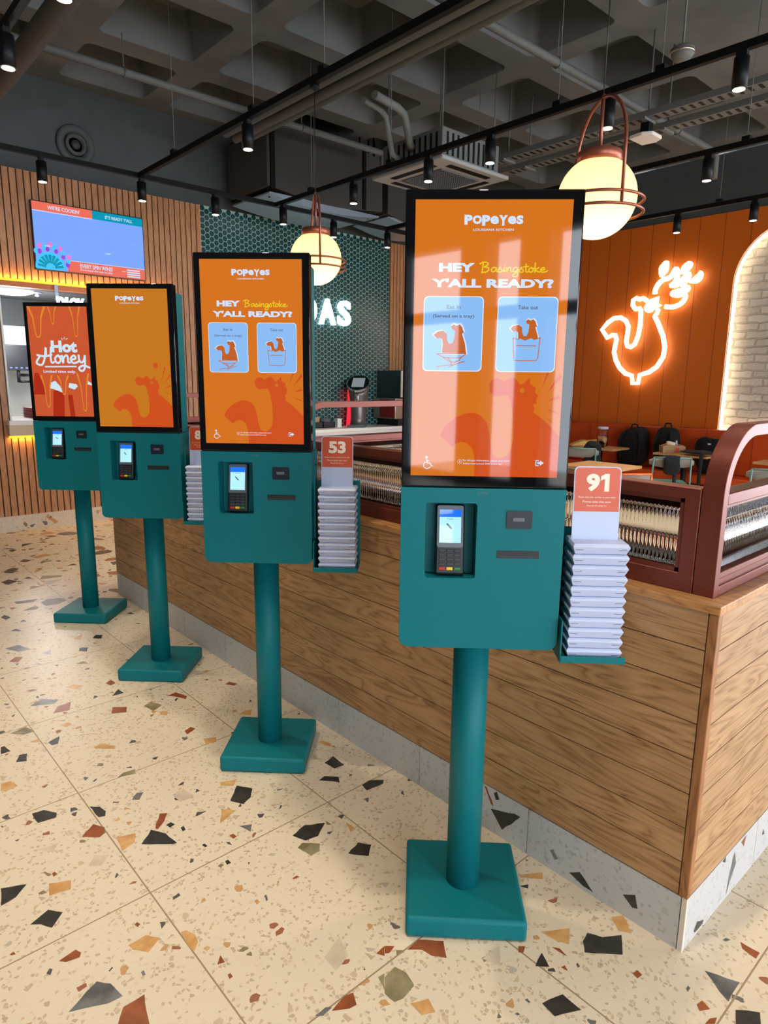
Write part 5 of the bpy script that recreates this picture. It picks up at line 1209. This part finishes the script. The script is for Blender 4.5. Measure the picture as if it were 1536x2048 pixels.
hb = empty('shoulder_bag', (6.62, 3.24, 0), math.radians(-55)); tag(hb, 'black bag with long straps hung over the teal chair back', 'bag')
b_ = MB(); lump(b_, (-.01, -.30, .72), (.10, .035, .12), 3, amp=.1, seed=8); lump(b_, (-.0, -.20, .80), (.10, .09, .03), 3, amp=.1, seed=12); b_.build('pouch', M['fabric_black'], hb)
b_ = MB(); b_.tube([(.03, -.305, .66), (.035, -.30, .4), (.03, -.3, .2)], .022, 8); b_.build('strap', M['fabric_black'], hb)
ct = empty('coat', (7.42, 3.22, .785)); tag(ct, 'black cloth spread at the front edge of the food box table', 'cloth'); b_ = MB(); lump(b_, (0, .0, .02), (.12, .20, .022), 2.6, amp=.15, seed=6); b_.build('cloth', M['fabric_black'], ct)
b_ = MB(); b_.tube(smooth_path([(-.1, -.12, .02), (-.17, -.13, -.02), (-.18, -.13, -.3), (-.175, -.13, -.55)], 5), .025, 8); b_.build('strap', M['fabric_black'], ct)
jr = empty('storage_jar', (7.42, 4.66, .76)); tag(jr, 'clear plastic jar with white lid standing on the oak table', 'jar')
MB().lathe([(0, .004), (.075, .004), (.078, .02), (.078, .26), (.07, .275), (.067, .275), (.074, .258), (.074, .02), (0, .008)], 28).build('body', M['clear'], jr); MB().lathe([(0, .31), (.07, .31), (.076, .305), (.076, .275), (0, .275)], 28).build('lid', M['white'], jr)
b_ = MB(); rn = random.Random(2)
for k in range(14): lump(b_, (rn.uniform(-.04, .04), rn.uniform(-.04, .04), .025+.004*k), (.022, .018, .012), 2.2, 5, seed=k)
b_.build('contents', mat('purple_sweets', S(120, 96, 130), .5), jr)
pb = empty('paper_bag', (7.48, 4.93, .76), math.radians(-46)); tag(pb, 'flat tan paper bag lying behind the jar', 'paper bag')
b_ = MB(); b_.poly([(-.28, 0), (-.24, .03), (-.1, .085), (.0, .08), (.26, .11), (.27, .02), (.22, 0)], lambda u, v, d: (u, -.1+d, v), .2); b_.build('paper', mat('tan_paper', S(222, 176, 104), .8), pb, bevel=.01)
fb = empty('food_box', (7.54, 3.63, .76), math.radians(-50)); tag(fb, 'open brown food box with crumpled paper on the table', 'food box')
b_ = MB(); b_.poly([(-.15, 0), (-.155, .09), (-.06, .12), (.06, .10), (.11, .115), (.155, .09), (.15, 0)], lambda u, v, d: (u, -.1+d, v), .2); b_.build('carton', mat('brown_card', S(166, 132, 92), .8), fb, bevel=.004)
b_ = MB(); b_.box(.0, .05, -.104, -.099, .02, .09, M=Matrix.Rotation(.3, 4, 'Y')); b_.build('red_print', mat('red_print', S(214, 70, 56), .6), fb)
b_ = MB(); lump(b_, (-.03, 0, .12), (.07, .06, .03), 2.2, amp=.3, seed=21); b_.build('crumpled_paper', mat('white_paper', S(225, 205, 180), .8), fb); MB().tube([(.06, 0, .10), (.05, .0, .17)], .012, 8).build('straw', M['white'], fb)
